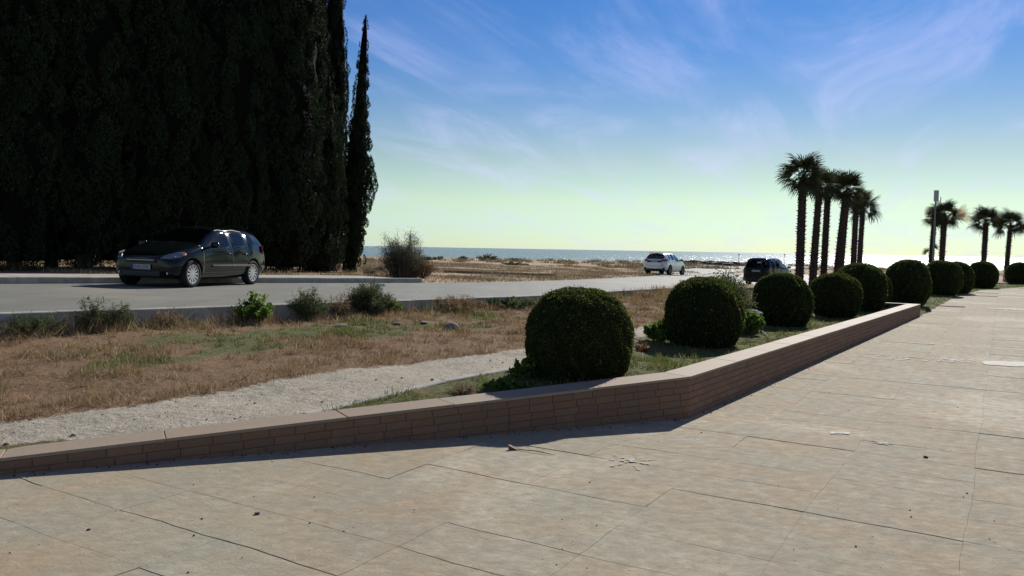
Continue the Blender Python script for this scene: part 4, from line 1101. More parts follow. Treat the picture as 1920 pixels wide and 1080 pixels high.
# plants in the planted bed
shrub('broad_leafed_plant', col_at(1238, 12.9, 630), 12.9, .40, .66, 26, 950, .11, WB, 'bright green broad leafed plant at the left foot of the second nearest clipped bush', 'plant', 61, aspect=.6)
shrub('broad_leafed_plant', col_at(1408, 14.6, 600), 14.6, .58, .50, 26, 900, .09, WB, 'bright green nettle-like plant between the second bush and the bush before the van', 'plant', 62, aspect=.55)
shrub('leafy_plant', col_at(985, 8.95, 700), 8.95, .28, .42, 20, 700, .055, WB, 'green leafy plant hugging the left foot of the biggest clipped bush', 'plant', 63, aspect=.7)
shrub('leafy_plant', col_at(950, 8.35, 720), 8.35, .12, .75, 24, 800, .05, WB, 'low yellow-green leafy plant on the coping left of the biggest bush', 'plant', 64, aspect=.7)
shrub('low_weed', col_at(527, 6.95, 778), 6.95, .05, .34, 14, 260, .04, WB, 'low bright green weed behind the coping, leftmost of the two by the path', 'weed', 65, aspect=.7)
shrub('low_weed', col_at(603, 7.1, 768), 7.1, .055, .40, 14, 260, .04, WB, 'low bright green weed behind the coping, rightmost of the two by the path', 'weed', 66, aspect=.7)
shrub('dry_tuft', col_at(868, 8.1, 715), 8.1, .13, .4, 40, 500, .05, [M['dry_grass'], M['twig']], 'dry straw coloured tuft beside the stone edging of the path', 'weed', 67, aspect=.12)
shrub('reddish_plant', col_at(1205, 11.7, 655), 11.7, .14, .3, 16, 260, .04, [leaf_material('red_leaf', (0.20, 0.07, 0.035), (0.32, 0.14, 0.07), None, .4), M['twig_red']], 'small reddish dry plant between the two nearest clipped bushes', 'plant', 68, aspect=.4)
# far shrubs on the dunes
for px, d, H, W, l, sd in ((912, 100, 1.0, 3.2, 'round grey-green shrub on the dune line, the largest one before the sea', 71), (868, 100, .6, 1.6, 'small dull shrub on the dune line just left of the largest one', 72),
                           (820, 100, .5, 2.2, 'low shrub on the dune line right of the big grey roadside shrub', 73), (964, 104, .4, 1.4, 'tiny shrub on the dune line right of the largest one', 74),
                           (800, 96, .5, 2.6, 'low yellowish shrub on the dunes touching the big grey shrub at its right', 75), (965, 80, .35, 3.0, 'flat brown shrub on the sand in front of the dune line', 76)):
    x = col_at(px, d, 485); shrub('dune_shrub', x, d, H, W, 26, 700, .22, WS if sd % 2 else WD, l, 'shrub', sd, 'shrubs scattered on the dunes', aspect=.5)

# ---------------- grass, thousands of blades
def blades(name, x, y, z, h, w, mat, seed, lean=.55, tintb=(2, 2.5), bright=.05, label=None):
    r = np.random.default_rng(seed); N = len(x); a = r.uniform(0, 2 * PI, N); b = np.stack([x, y, z], 1)
    s_ = np.stack([np.cos(a), np.sin(a), np.zeros(N)], 1) * (w / 2)[:, None]; az = r.uniform(0, 2 * PI, N); ln = np.abs(r.normal(0, lean, N))
    tip = b + np.stack([np.cos(az) * ln * h, np.sin(az) * ln * h, h], 1)
    v = np.stack([b - s_, b + s_, tip], 1).reshape(-1, 3)
    t_ = np.clip(r.beta(*tintb, N), 0, .85); t_ = np.where(r.random(N) < bright, 1, t_)
    me = raw_mesh(name, v, np.arange(3 * N).reshape(N, 3), mat, tint=np.repeat(t_, 3))
    o = link(name, me); tag(o, label, 'grass', kind='stuff'); return o
r = np.random.default_rng(77)
# near verge between path and kerb
N = 620000; xx = r.uniform(-12, 9, N); yy = 5 + 27 * r.random(N) ** 1.2
dR_, _ = polydist(xx, yy, RN); dP_, _ = polydist(xx, yy, PLAZA_EDGE)
k = (dR_ < -.03) & (dP_ > .40) & (np.abs(xx) < yy * .72 + .8); xx, yy, dR_, dP_ = xx[k], yy[k], dR_[k], dP_[k]
ip = inside(xx, yy, PATH); dt = polydist(xx, yy, np.array(PATH_TOP))[0]
gam = green_amount(xx, yy); bed_ = (dt < 0) & ~ip
cl = fbm(xx, yy, 1.6, 4, 51); cl2 = fbm(xx, yy, 6, 3, 52)
edge_fade = np.where(ip, 0.012 + .9 * smooth(.10, 0, np.abs(dt)) * .3, 1.0)
dens = edge_fade * smooth(.36, .58, cl * .45 + cl2 * .55)
dens = np.where(bed_ & (gam < .3), dens * .3, dens)
kb = smooth(.9, .15, -dR_) * smooth(.36, .56, fbm(xx, yy, 1.3, 3, 59)); dens = np.maximum(dens, kb * ~ip)
k = r.random(len(xx)) < dens; xx, yy, dR_, gam, cl, cl2, ip, bed_ = [q[k] for q in (xx, yy, dR_, gam, cl, cl2, ip, bed_)]
isg = r.random(len(xx)) < np.maximum(gam * .92, .45 * smooth(.9, .2, -dR_) * smooth(.45, .6, fbm(xx, yy, .7, 3, 97)))
zz_ = ground(xx, yy) - .005
hh = r.uniform(.5, 1.3, len(xx)) * (.022 + .06 * smooth(.42, .66, cl) + .075 * smooth(.52, .72, cl2))
near_kerb = smooth(1.1, .1, -dR_)
hh = hh + near_kerb * r.uniform(.03, .30, len(xx)) * (r.random(len(xx)) < .6) * smooth(.35, .6, fbm(xx, yy, 1.3, 3, 59)) 
hh = np.where(ip, .02, hh); hh = np.where(bed_, hh * .75, hh)
ww = np.clip(.0035 + .0006 * yy, .006, .02) * r.uniform(.7, 1.3, len(xx))
blades('dry_grass', xx[~isg], yy[~isg], zz_[~isg], hh[~isg], ww[~isg], M['dry_grass'], 1, .9, label='short dry brown grass on the verge between path and road kerb')
blades('green_grass', xx[isg], yy[isg], zz_[isg], hh[isg] * .8, ww[isg] * 1.3, M['green_grass'], 2, .6, label='patches of short green grass on the verge and in the planted bed')
# verge past the wall, and beyond
N = 160000; xx = r.uniform(6, 44, N); yy = r.uniform(19, 62, N); dP_, _ = polydist(xx, yy, PLAZA_EDGE); dR_, _ = polydist(xx, yy, RN)
k = (dP_ > .02) & (dP_ < 5) & (dR_ < 0) & (r.random(N) < smooth(5, .5, dP_) * smooth(.25, .5, fbm(xx, yy, 1.2, 3, 61)))
k &= ~((dP_ < .38) & (yy < 23.3)); xx, yy = xx[k], yy[k]
blades('green_grass', xx, yy, ground(xx, yy) - .005, r.uniform(.03, .09, len(xx)), r.uniform(.014, .03, len(xx)), M['green_grass'], 3, .6, label='green grass strip under the farther clipped bushes beside the plaza')
# dry field beyond the road
N = 260000; xx = r.uniform(-30, 16, N); yy = 22 + 60 * r.random(N) ** 1.3; dF_, _ = polydist(xx, yy, RF)
k = (dF_ > .1) & (np.abs(xx) < yy * .7) & ~((dF_ < 2.1) & (xx < -3.1)) & (r.random(N) < smooth(.36, .60, fbm(xx, yy, .5, 4, 71)) * .9 + .35 * smooth(2.5, .3, dF_)); xx, yy = xx[k], yy[k]
blades('dry_grass', xx, yy, ground(xx, yy) - .005, r.uniform(.04, .14, len(xx)) * (1 + .8 * smooth(.5, .7, fbm(xx, yy, .8, 3, 72))), r.uniform(.015, .04, len(xx)), M['dune_grass'], 4, .7, label='thin dry straw grass on the waste ground beyond the road')
# tussocks on the dunes
T_ = 900; tx = r.uniform(-75, 48, T_); ty = r.uniform(76, 124, T_); k = (r.random(T_) < smooth(.38, .6, fbm(tx, ty, .06, 3, 81))) & (np.abs(tx) < ty * .7); tx, ty = tx[k], ty[k]
n_ = 60; cx = np.repeat(tx, n_) + r.normal(0, .35, len(tx) * n_); cy = np.repeat(ty, n_) + r.normal(0, .35, len(tx) * n_)
blades('dune_grass', cx, cy, ground(cx, cy) - .02, r.uniform(.15, .5, len(cx)), r.uniform(.04, .10, len(cx)), M['dune_grass'], 5, .5, bright=.12, label='tussocks of straw coloured grass along the dunes before the sea')
# straw and litter lying on the sandy path, small stones
N = 34000; xx = r.uniform(-9, 8, N); yy = 4 + 16 * r.random(N); k = inside(xx, yy, PATH); xx, yy = xx[k], yy[k]; n_ = len(xx)
a = r.uniform(0, 2 * PI, n_); L = r.uniform(.008, .035, n_); zz_ = ground(xx, yy) + .006
c = np.stack([xx, yy, zz_], 1); d = np.stack([np.cos(a), np.sin(a), r.normal(0, .25, n_)], 1)
v, f = leaf_quads(c, d, np.tile([0, 0, 1.0], (n_, 1)), L, L * .35, r)
M['litter'] = leaf_material('litter', (0.10, 0.075, 0.05), (0.34, 0.27, 0.19), (0.6, .56, .48), .0, .9)
tag(link('path_litter', raw_mesh('path_litter', v, f, M['litter'], tint=np.repeat(r.random(n_), 4))), 'straw and leaf crumbs strewn over the sandy path', 'litter', kind='stuff')
M['grey_stone'] = material('grey_stone', (0.24, 0.23, 0.2), 0.9, .2); t = NT(M['grey_stone'])
t.color(t.mix(t.rng(t.noise(t.coords(), 6, 6), .35, .65), (0.13, 0.12, 0.10), (0.28, 0.265, 0.23)))
base = rock_verts(1, .2, 3, .7); bv = np.array([q.co[:] for q in base.verts]); bf = np.array([[q.index for q in f_.verts] for f_ in base.faces]); base.free()
N = 2600; xx = r.uniform(-9, 8, N); yy = 4 + 16 * r.random(N); k = inside(xx, yy, PATH) | (r.random(N) < .05); k &= polydist(xx, yy, PLAZA_EDGE)[0] > .4; k &= polydist(xx, yy, RN)[0] < -.2; xx, yy = xx[k], yy[k]; n_ = len(xx)
s_ = .005 + .02 * r.random(n_) ** 4
v = (bv[None] * s_[:, None, None] + np.stack([xx, yy, ground(xx, yy) + .003], 1)[:, None, :]).reshape(-1, 3); f = (bf[None] + (np.arange(n_) * len(bv))[:, None, None]).reshape(-1, 3)
tag(link('pebbles', raw_mesh('pebbles', v, f, M['grey_stone'])), 'small loose stones on the sandy path', 'gravel', kind='stuff')
# boulders
def boulder(px, py, s_, seed, label, group=None, name='boulder'):
    x, y = on_ground(px, py); bm = rock_verts(3, .12, seed, .72); me = bpy.data.meshes.new(name); bm.to_mesh(me); bm.free(); me.polygons.foreach_set('use_smooth', [True] * len(me.polygons))
    o = link(name, me, None, M['grey_stone']); o.location = (x, y, gz(x, y) + s_ * .35); o.scale = (s_ * 1.15, s_, s_); return tag(o, label, 'stone', group)
boulder(847, 618, .105, 5, 'rounded pale grey boulder alone on the dry verge below the kerb')
boulder(745, 609, .075, 6, 'dark grey stone half sunk in dry grass left of the pale boulder').scale.z = .03
boulder(640, 612, .09, 7, 'flat grey stone in dry grass below the feathery kerb weed').scale.z = .015
boulder(796, 607, .06, 8, 'brownish stone in dry grass between the dark stone and the pale boulder').scale.z = .03
# bits lying on the paving
M['brown_chip'] = material('brown_chip', (0.14, 0.055, 0.03), 0.8)
M['dark_bit'] = material('dark_bit', (0.03, 0.025, 0.02), 0.9)
cx, cy = at(963, 842)
mb = MB(); mb.add([(-.045, -.02, 0), (.03, -.035, 0), (.055, .01, 0), (-.02, .03, 0), (-.05, -.015, .035), (.0, -.03, .012), (.02, .015, .008), (-.03, .028, .03)], [[3, 2, 1, 0], [0, 1, 5, 4], [1, 2, 6, 5], [2, 3, 7, 6], [3, 0, 4, 7], [4, 5, 6, 7]])
o = mb.build('broken_tile_chip', M['brown_chip']); o.location = (cx, cy, .003); tag(o, 'small red-brown chip of broken tile alone on the plaza, below the shadow of the wall', 'tile chip')
mb = MB(); mb.tube([(0, 0, .004), (.16, -.085, .012), (.26, -.14, .006), (.32, -.17, .004)], [.003, .004, .003, .001], 5); o = mb.build('chip_shadow_line', M['dark_bit']); o.location = (cx + .04, cy - .02, 0); tag(o, 'long thin dark strip standing for the shadow line beside the red-brown chip on the plaza', 'leaf')  # thin dark strip put in for the chip's long shadow line
for (px, py, s_, l) in ((482, 964, .018, 'black pebble sized lump on the paving left of centre'), (166, 994, .012, 'dark crumb on the paving at the lower left'), (1735, 858, .018, 'dark crumb on the paving near the right edge')):
    bm = rock_verts(2, .3, px, .5); me = bpy.data.meshes.new('lump'); bm.to_mesh(me); bm.free(); o = link('lump', me, None, M['dark_bit']); X0, Y0 = at(px, py); o.location = (X0, Y0, s_ * .35); o.scale = (s_,) * 3; tag(o, l, 'debris')
N = 260; yy = 4 + 16 * r.random(N) ** 1.5; xx = r.uniform(-.7, .7, N) * yy; k = polydist(xx, yy, PLAZA_EDGE)[0] < -.05; xx, yy = xx[k], yy[k]; n_ = len(xx)
d0 = -polydist(xx, yy, PLAZA_EDGE)[0]
s_ = .002 + .007 * r.random(n_) ** 3
v = (bv[None] * s_[:, None, None] + np.stack([xx, yy, np.full(n_, .003)], 1)[:, None, :]).reshape(-1, 3); f = (bf[None] + (np.arange(n_) * len(bv))[:, None, None]).reshape(-1, 3)
q2 = 500; sI = r.random(q2); wi = np.where(sI < .3, 1, 2); wa = WALL[wi]; wb_ = WALL[wi + 1]; ff_ = r.random(q2)[:, None]; dn = wb_ - wa; dn = dn / np.linalg.norm(dn, axis=1)[:, None]
pw = wa + (wb_ - wa) * ff_ - np.stack([-dn[:, 1], dn[:, 0]], 1) * np.abs(r.normal(0, .05, q2))[:, None] - np.stack([-dn[:, 1], dn[:, 0]], 1) * .015
s2 = .003 + .008 * r.random(q2) ** 2
v2 = (bv[None] * s2[:, None, None] + np.stack([pw[:, 0], pw[:, 1], np.full(q2, .003)], 1)[:, None, :]).reshape(-1, 3); f2 = (bf[None] + (np.arange(q2) * len(bv))[:, None, None]).reshape(-1, 3) + len(v)
v = np.concatenate([v, v2]); f = np.concatenate([f, f2])
tag(link('crumbs', raw_mesh('crumbs', v, f, M['dark_bit'])), 'dark crumbs scattered over the paving', 'debris', kind='stuff')
# ================================================================== CARS
def car_paint(name, col, metal=.3, rough=.28, coat=1.0):
    m = material(name, col, rough, .5 if metal else .3, metal, coat); m.node_tree.nodes['Principled BSDF'].inputs['Coat Roughness'].default_value = .04; return m
M['paint_black'] = car_paint('black_car_paint', (0.004, 0.006, 0.006), 0, .12, .08)
M['paint_silver'] = car_paint('silver_white_car_paint', (0.62, 0.64, 0.64), .45, .35)
M['paint_green'] = car_paint('dark_green_car_paint', (0.004, 0.008, 0.009), 0, .15, .08)
M['car_black'] = material('black_car_trim', (0.015, 0.015, 0.016), 0.55)
M['well'] = material('wheel_well', (0.006, 0.006, 0.006), 0.95, .1)
M['tyre'] = material('tyre_rubber', (0.018, 0.018, 0.018), 0.85, .2)
M['rim'] = material('silver_rim', (0.55, 0.56, 0.57), 0.35, .5, .7)
M['rim_dark'] = material('dull_rim', (0.16, 0.16, 0.165), 0.5, .5, .5)
M['glass'] = glass_material('car_glass', (0.42, 0.56, 0.55))
M['glass_dark'] = glass_material('dark_car_glass', (0.10, 0.14, 0.14))
M['lamp_clear'] = material('headlight_glass', (0.16, 0.20, 0.22), 0.2, .5, .3)
M['lamp_inner'] = material('headlight_inner', (0.55, 0.60, 0.62), 0.2, .8, .9)
M['amber'] = material('amber_lamp', (0.55, 0.22, 0.05), 0.3)
M['red_lamp'] = material('red_tail_lamp', (0.30, 0.012, 0.015), 0.2, .6)
M['orange_lamp'] = material('orange_lamp', (0.60, 0.12, 0.02), 0.25, .6)
M['plate_white'] = material("plate_white", (0.34, 0.36, 0.35), 0.5)
M['plate_blue'] = material('plate_blue', (0.01, 0.03, 0.22), 0.5)
M['plate_ink'] = material('plate_letters', (0.02, 0.02, 0.02), 0.5)
M['seat'] = material('seat_fabric', (0.03, 0.03, 0.032), 0.9)
M['chrome'] = material('chrome', (0.5, 0.5, 0.5), 0.15, .5, 1.0)

def car(name, spec, paint, loc, heading, label, glass='glass', rim='rim'):
    """heading: unit (x, y) the nose points to. Local X forward, Y left, Z up."""
    L2 = spec['front']; R2 = spec['rear']
    ang = math.atan2(heading[1], heading[0])
    root = empty(name, loc, ang, label, 'car')
    if 'pitch' in spec: root.rotation_euler = (spec.get('rollx', 0), spec['pitch'], ang)
    ST = spec['stations']   # (x, zb, w, z_mid, z_belt, w_belt, z_top, w_top, crown)
    nS = len(ST); rows = 8
    V = []; half = []
    for (x, zb, w, zm, zbe, wb, zt, wt, cr_) in ST:
        half.append([(x, 0, zb), (x, w * .80, zb), (x, w * .97, zb + .10), (x, w, zm), (x, wb, zbe), (x, wt, zt), (x, wt * .62, zt + cr_ * .7), (x, 0, zt + cr_)])
    def vid(i, j, side): # side 0 = left(+y), 1 = right
        if j in (0, 7) or side == 0: return i * 14 + j
        return i * 14 + 8 + (j - 1)
    for h in half:
        for j in range(8): V.append(h[j])
        for j in range(1, 7): V.append((h[j][0], -h[j][1], h[j][2]))
    Fs, MI = [], []
    # material slots: 0 paint 1 windscreen 2 rear window 3 side glass front 4 side glass rear 5 quarter 6 trim 7 well 8 front door 9 rear door
    G_ = spec['glass']  # dict slot -> list of (station index, rows)
    gl = {}
    for slot, cells in G_.items():
        for (i, j) in cells: gl[(i, j)] = slot
    for side in (0, 1):
        for i in range(nS - 1):
            for j in range(7):
                q = [vid(i, j, side), vid(i + 1, j, side), vid(i + 1, j + 1, side), vid(i, j + 1, side)]
                if side == 0: q = q[::-1]
                Fs.append(q[::-1]); MI.append(gl.get((i, j), 6 if j < 1 else 0))
    for (i, flip) in ((0, True), (nS - 1, False)):
        for j in range(7):
            a, b = vid(i, j, 0), vid(i, j + 1, 0); c, d = vid(i, j + 1, 1), vid(i, j, 1)
            q = [a, b, c, d] if len({a, b, c, d}) == 4 else ([a, b, c] if a == d else [a, b, d])
            if flip: q = q[::-1]
            Fs.append(q[::-1]); MI.append(6 if j < 1 else 0)
    me = bpy.data.meshes.new('body'); me.from_pydata(V, [], Fs)
    slots = [M[paint], M[glass], M[glass], M[glass], M[glass], M[glass], M['car_black'], M['well'], M[paint], M[paint]]
    for s_ in slots: me.materials.append(s_)
    me.polygons.foreach_set('material_index', MI); me.update()
    bm = bmesh.new(); bm.from_mesh(me); bmesh.ops.recalc_face_normals(bm, faces=bm.faces); 
    # crease window borders a little so they keep their shape
    cl = bm.edges.layers.float.new('crease_edge')
    for e in bm.edges:
        ms = {f.material_index for f in e.link_faces}
        if len(ms) > 1: e[cl] = .35
    bm.to_mesh(me); bm.free()
    tmp = bpy.data.objects.new('tmp', me); COL.objects.link(tmp)
    sb = tmp.modifiers.new('s', 'SUBSURF'); sb.levels = 3; sb.render_levels = 3
    # wheel wells
    cut = MB(); rw = spec['well']
    for wx in (spec['axle_f'], spec['axle_r']):
        for sy in (1, -1):
            Mx = Matrix.Translation((wx, sy * (spec['track'] / 2 - .02), spec['wheel_r'])) @ Matrix.Rotation(PI / 2, 4, 'X')
            n = 32; b0 = len(cut.v)
            vs = [Mx @ Vector((rw * math.cos(2 * PI * k / n), rw * math.sin(2 * PI * k / n), h)) for h in (-.16, .30 if True else .2) for k in range(n)] if sy < 0 else [Mx @ Vector((rw * math.cos(2 * PI * k / n), rw * math.sin(2 * PI * k / n), h)) for h in (-.30, .16) for k in range(n)]
            cut.add(vs, [[k, (k + 1) % n, n + (k + 1) % n, n + k] for k in range(n)] + [list(range(n))[::-1], [n + k for k in range(n)]])
    cme = bpy.data.meshes.new('cut'); cme.from_pydata(cut.v, [], cut.f)
    for s_ in slots: cme.materials.append(s_)
    cme.polygons.foreach_set('material_index', [7] * len(cme.polygons)); cme.update()
    cb = bmesh.new(); cb.from_mesh(cme); bmesh.ops.recalc_face_normals(cb, faces=cb.faces); cb.to_mesh(cme); cb.free()
    co = bpy.data.objects.new('cut', cme); COL.objects.link(co)
    bl = tmp.modifiers.new('b', 'BOOLEAN'); bl.operation = 'DIFFERENCE'; bl.object = co; bl.solver = 'EXACT'
    bpy.context.view_layer.update()
    dg = bpy.context.evaluated_depsgraph_get(); full = bpy.data.meshes.new_from_object(tmp.evaluated_get(dg))
    bpy.data.objects.remove(tmp); bpy.data.objects.remove(co)
    src = bmesh.new(); src.from_mesh(full)
    # split doors by position
    for f in src.faces:
        c = f.calc_center_median()
        if f.material_index == 0 and abs(f.normal.y) > .45 and c.z > spec['sill']:
            for k, (x1, x0) in enumerate(spec['doors']):
                if x0 < c.x < x1 and c.z < spec['door_top'](c.x):
                    if abs(f.normal.y) > .6: f.material_index = 8 + k
    def piece(pname, idxs, side=None, inset=0.0, parent=root, thick=0.0):
        b = src.copy(); kill = [f for f in b.faces if f.material_index not in idxs or (side is not None and (f.calc_center_median().y > 0) != (side > 0))]
        bmesh.ops.delete(b, geom=kill, context='FACES')
        if not b.faces: b.free(); return None
        if inset:
            bmesh.ops.inset_region(b, faces=b.faces[:], thickness=inset, depth=0, use_boundary=True)
        mm = bpy.data.meshes.new(pname)
        for s_ in slots: mm.materials.append(s_)
        b.to_mesh(mm); b.free()
        mm.polygons.foreach_set('use_smooth', [True] * len(mm.polygons)); mm.update()
        o = bpy.data.objects.new(pname, mm); COL.objects.link(o); o.parent = parent; return o
    body = piece('body', (0, 6, 7))
    for sd in (1, -1):
        for k in range(len(spec['doors'])):
            o = piece('door', (8 + k,), sd)
            if o: # dark shut line
                b = bmesh.new(); b.from_mesh(o.data); r_ = bmesh.ops.inset_region(b, faces=b.faces[:], thickness=.009, depth=-.004, use_boundary=True)
                for f in r_['faces']: f.material_index = 6
                b.to_mesh(o.data); b.free()
                xh = spec['doors'][k][1] + .16; zh = spec['handle_z']; yh = spec['side_w'](xh) * sd
                h = MB(); h.box((xh, yh + sd * .012, zh), (.17, .03, .028)); hb = h.build('handle', M[paint], o); bv_(hb, .008)
    piece('windscreen', (1,)); piece('rear_window', (2,))
    for sd in (1, -1):
        for k in (3, 4, 5): piece('side_window', (k,), sd)
    src.free(); bpy.data.meshes.remove(full)
    # wheels
    rw_ = spec['wheel_r']; tw = .20
    for wx in (spec['axle_f'], spec['axle_r']):
        for sy in (1, -1):
            y0 = sy * (spec['track'] / 2)
            Mx = Matrix.Translation((wx, y0, rw_)) @ Matrix.Rotation(-PI / 2 * sy, 4, 'X')   # local z -> outward
            w_ = MB(); a = tw / 2; rr = rw_ * .70
            w_.lathe([(rr, -a), (rw_ * .93, -a), (rw_, -a * .75), (rw_, a * .75), (rw_ * .93, a), (rr, a * .92), (rr * .98, a * .8), (rr * .98, -a)], 36, Mx)
            wo = w_.build('wheel', M['tyre'], root, True)
            rm = MB(); ns = spec.get('spokes', 12)
            rm.lathe([(rr * 1.0, a * .94), (rr * .93, a * .90), (rr * .90, a * .55), (rr * .93, -a * .2), (rr * .99, -a * .3)], 36, Mx)
            rm.lathe([(0.001, a * .86), (rr * .16, a * .84), (rr * .20, a * .6), (rr * .2, a * .1)], 16, Mx)
            for k in range(ns):
                t0 = 2 * PI * k / ns; c_, s_ = math.cos(t0), math.sin(t0)
                def pp(rad, off, h): return Mx @ Vector((rad * c_ - off * s_, rad * s_ + off * c_, h))
                w0, w1 = rr * .07, rr * .115
                rm.add([pp(rr * .14, -w0, a * .82), pp(rr * .14, w0, a * .82), pp(rr * .93, w1, a * .84), pp(rr * .93, -w1, a * .84), pp(rr * .14, -w0, a * .6), pp(rr * .14, w0, a * .6), pp(rr * .93, w1, a * .6), pp(rr * .93, -w1, a * .6)],
                       [[0, 1, 2, 3], [1, 5, 6, 2], [0, 3, 7, 4]])
            rm.build('rim', M[rim], wo, False)
            dk = MB(); dk.lathe([(0.001, -.0), (rr * .97, -.0)], 24, Mx); dk.build('dark_backing', M['well'], wo)  # near-black disc, shade behind the spokes put in as colour
    # inside: dashboard, seats, wheel
    it = MB(); it.box((spec['dash_x'], 0, spec['belt'] - .12), (.35, spec['width'] * .80, .22)); bv_(it.build('dashboard', M['seat'], root), .04)
    for (sx_, sy_, wd) in ((spec['seat_x'], .37, .48), (spec['seat_x'], -.37, .48), (spec['seat_x'] - .95, 0, 1.25)):
        s_ = MB(); s_.box((sx_ + .1, sy_, .48), (.5, wd, .16)); s_.box((sx_ - .2, sy_, .80), (.14, wd, .56), M=Matrix.Rotation(-.2, 3, 'Y'))
        for hy in ((0,) if wd < 1 else (-.4, .4)): s_.box((sx_ - .27, sy_ + hy, 1.16), (.09, .25, .17), M=Matrix.Rotation(-.15, 3, 'Y'))
        bv_(s_.build('seat', M['seat'], root), .03)
    fl = MB(); fl.box((0, 0, .36), (L2 * .9 + R2 * .9, spec['width'] * .8, .04)); fl.build('cabin_floor', M['seat'], root)
    # door mirrors
    for sd in (1, -1):
        x, y, z = spec['mirror']; m_ = MB()
        m_.box((x, sd * (y + .12), z + .03), (.12, .20, .14), rz=-sd * .15); o = m_.build('wing_mirror', M[spec.get('mirror_mat', paint)], root); bv_(o, .045)
        m2 = MB(); m2.box((x + .02, sd * y, z - .02), (.07, .12, .04)); bv_(m2.build('mirror_arm', M['car_black'], o), .01)
    # aerial
    ax, az = spec['aerial']; m_ = MB(); m_.tube([(ax, 0, az), (ax - .05, 0, az + .13)], [.008, .004], 6); m_.build('aerial', M['car_black'], root)
    for nm, mat, faces_ in spec['extras']: 
        for vs, fs, bev in faces_:
            m_ = MB(); m_.add(vs, fs); o = m_.build(nm, M[mat], root)
            if bev: bv_(o, bev)
    return root
def bv_(o, w, seg=2):
    b = bmesh.new(); b.from_mesh(o.data); bmesh.ops.recalc_face_normals(b, faces=b.faces)
    bmesh.ops.bevel(b, geom=b.edges[:], offset=w, segments=seg, affect='EDGES', profile=.6, clamp_overlap=True)
    b.to_mesh(o.data); b.free(); o.data.polygons.foreach_set('use_smooth', [True] * len(o.data.polygons)); return o
def boxf(c, s_, rz=0, ry=0, bev=.01):
    m = MB(); m.box(c, s_, M=Matrix.Rotation(rz, 3, 'Z') @ Matrix.Rotation(ry, 3, 'Y')); return (m.v, m.f, bev)
def shell_y(pts, y_fn, sd, th=.012):
    """small lamp-like plate hugging a side: pts are (x, z); thickness outward"""
    a = [(x, sd * (y_fn(x, z)), z) for x, z in pts]; b = [(x, sd * (y_fn(x, z) + th), z) for x, z in pts]; n = len(pts)
    fs = [[n + k for k in range(n)], list(range(n))[::-1]] + [[k, (k + 1) % n, n + (k + 1) % n, n + k] for k in range(n)]
    return (a + b, fs, 0)
def prism(base, off):
    """closed plate between polygon base and base+off"""
    n = len(base); b = [tuple(p[i] + off[i] for i in range(3)) for p in base]
    return (list(base) + b, [[n + k for k in range(n)], list(range(n))[::-1]] + [[k, (k + 1) % n, n + (k + 1) % n, n + k] for k in range(n)], 0)
def text_mesh(txt, size, parent, mat, Mx, name='lettering'):
    cu = bpy.data.curves.new('t', 'FONT'); cu.body = txt; cu.size = size; cu.extrude = .001; cu.align_x = 'CENTER'; cu.align_y = 'CENTER'; cu.resolution_u = 2
    o = bpy.data.objects.new('t', cu); COL.objects.link(o); bpy.context.view_layer.update()
    me = bpy.data.meshes.new_from_object(o.evaluated_get(bpy.context.evaluated_depsgraph_get())); bpy.data.objects.remove(o); me.name = name
    me.materials.clear(); me.materials.append(mat); q = link(name, me, parent); q.matrix_local = Mx; return q

# ---- black hatchback: 4.25 x 1.78 x 1.48
ST = [  # x, zb, w, zm, zbelt, wbelt, ztop, wtop, crown
    (2.12, .34, .52, .46, .60, .50, .66, .42, .015),
    (2.03, .25, .72, .44, .64, .70, .72, .60, .03),
    (1.80, .20, .845, .50, .72, .80, .80, .66, .05),
    (1.30, .18, .885, .55, .84, .845, .93, .72, .055),
    (0.92, .18, .888, .56, .91, .86, 1.00, .74, .05),
    (0.10, .18, .89, .58, .94, .86, 1.375, .60, .055),
    (-.30, .18, .89, .58, .955, .86, 1.425, .605, .055),
    (-.37, .18, .89, .58, .958, .86, 1.428, .605, .055),
    (-1.08, .18, .89, .59, .99, .855, 1.42, .595, .05),
    (-1.16, .18, .89, .59, .995, .855, 1.415, .592, .05),
    (-1.48, .19, .885, .60, 1.03, .84, 1.405, .58, .045),
    (-1.82, .21, .87, .60, 1.05, .80, 1.375, .565, .04),
    (-2.06, .28, .82, .58, 1.0, .76, 1.08, .66, .02),
    (-2.13, .38, .74, .58, .84, .68, .90, .58, .01)]
glass = {1: [(4, 5), (4, 6)], 2: [(11, 5), (11, 6)], 3: [(4, 4), (5, 4)], 4: [(7, 4)], 5: [(9, 4)]}
glass[3] = [(4, 4), (5, 4)]
sideY = lambda x: .893
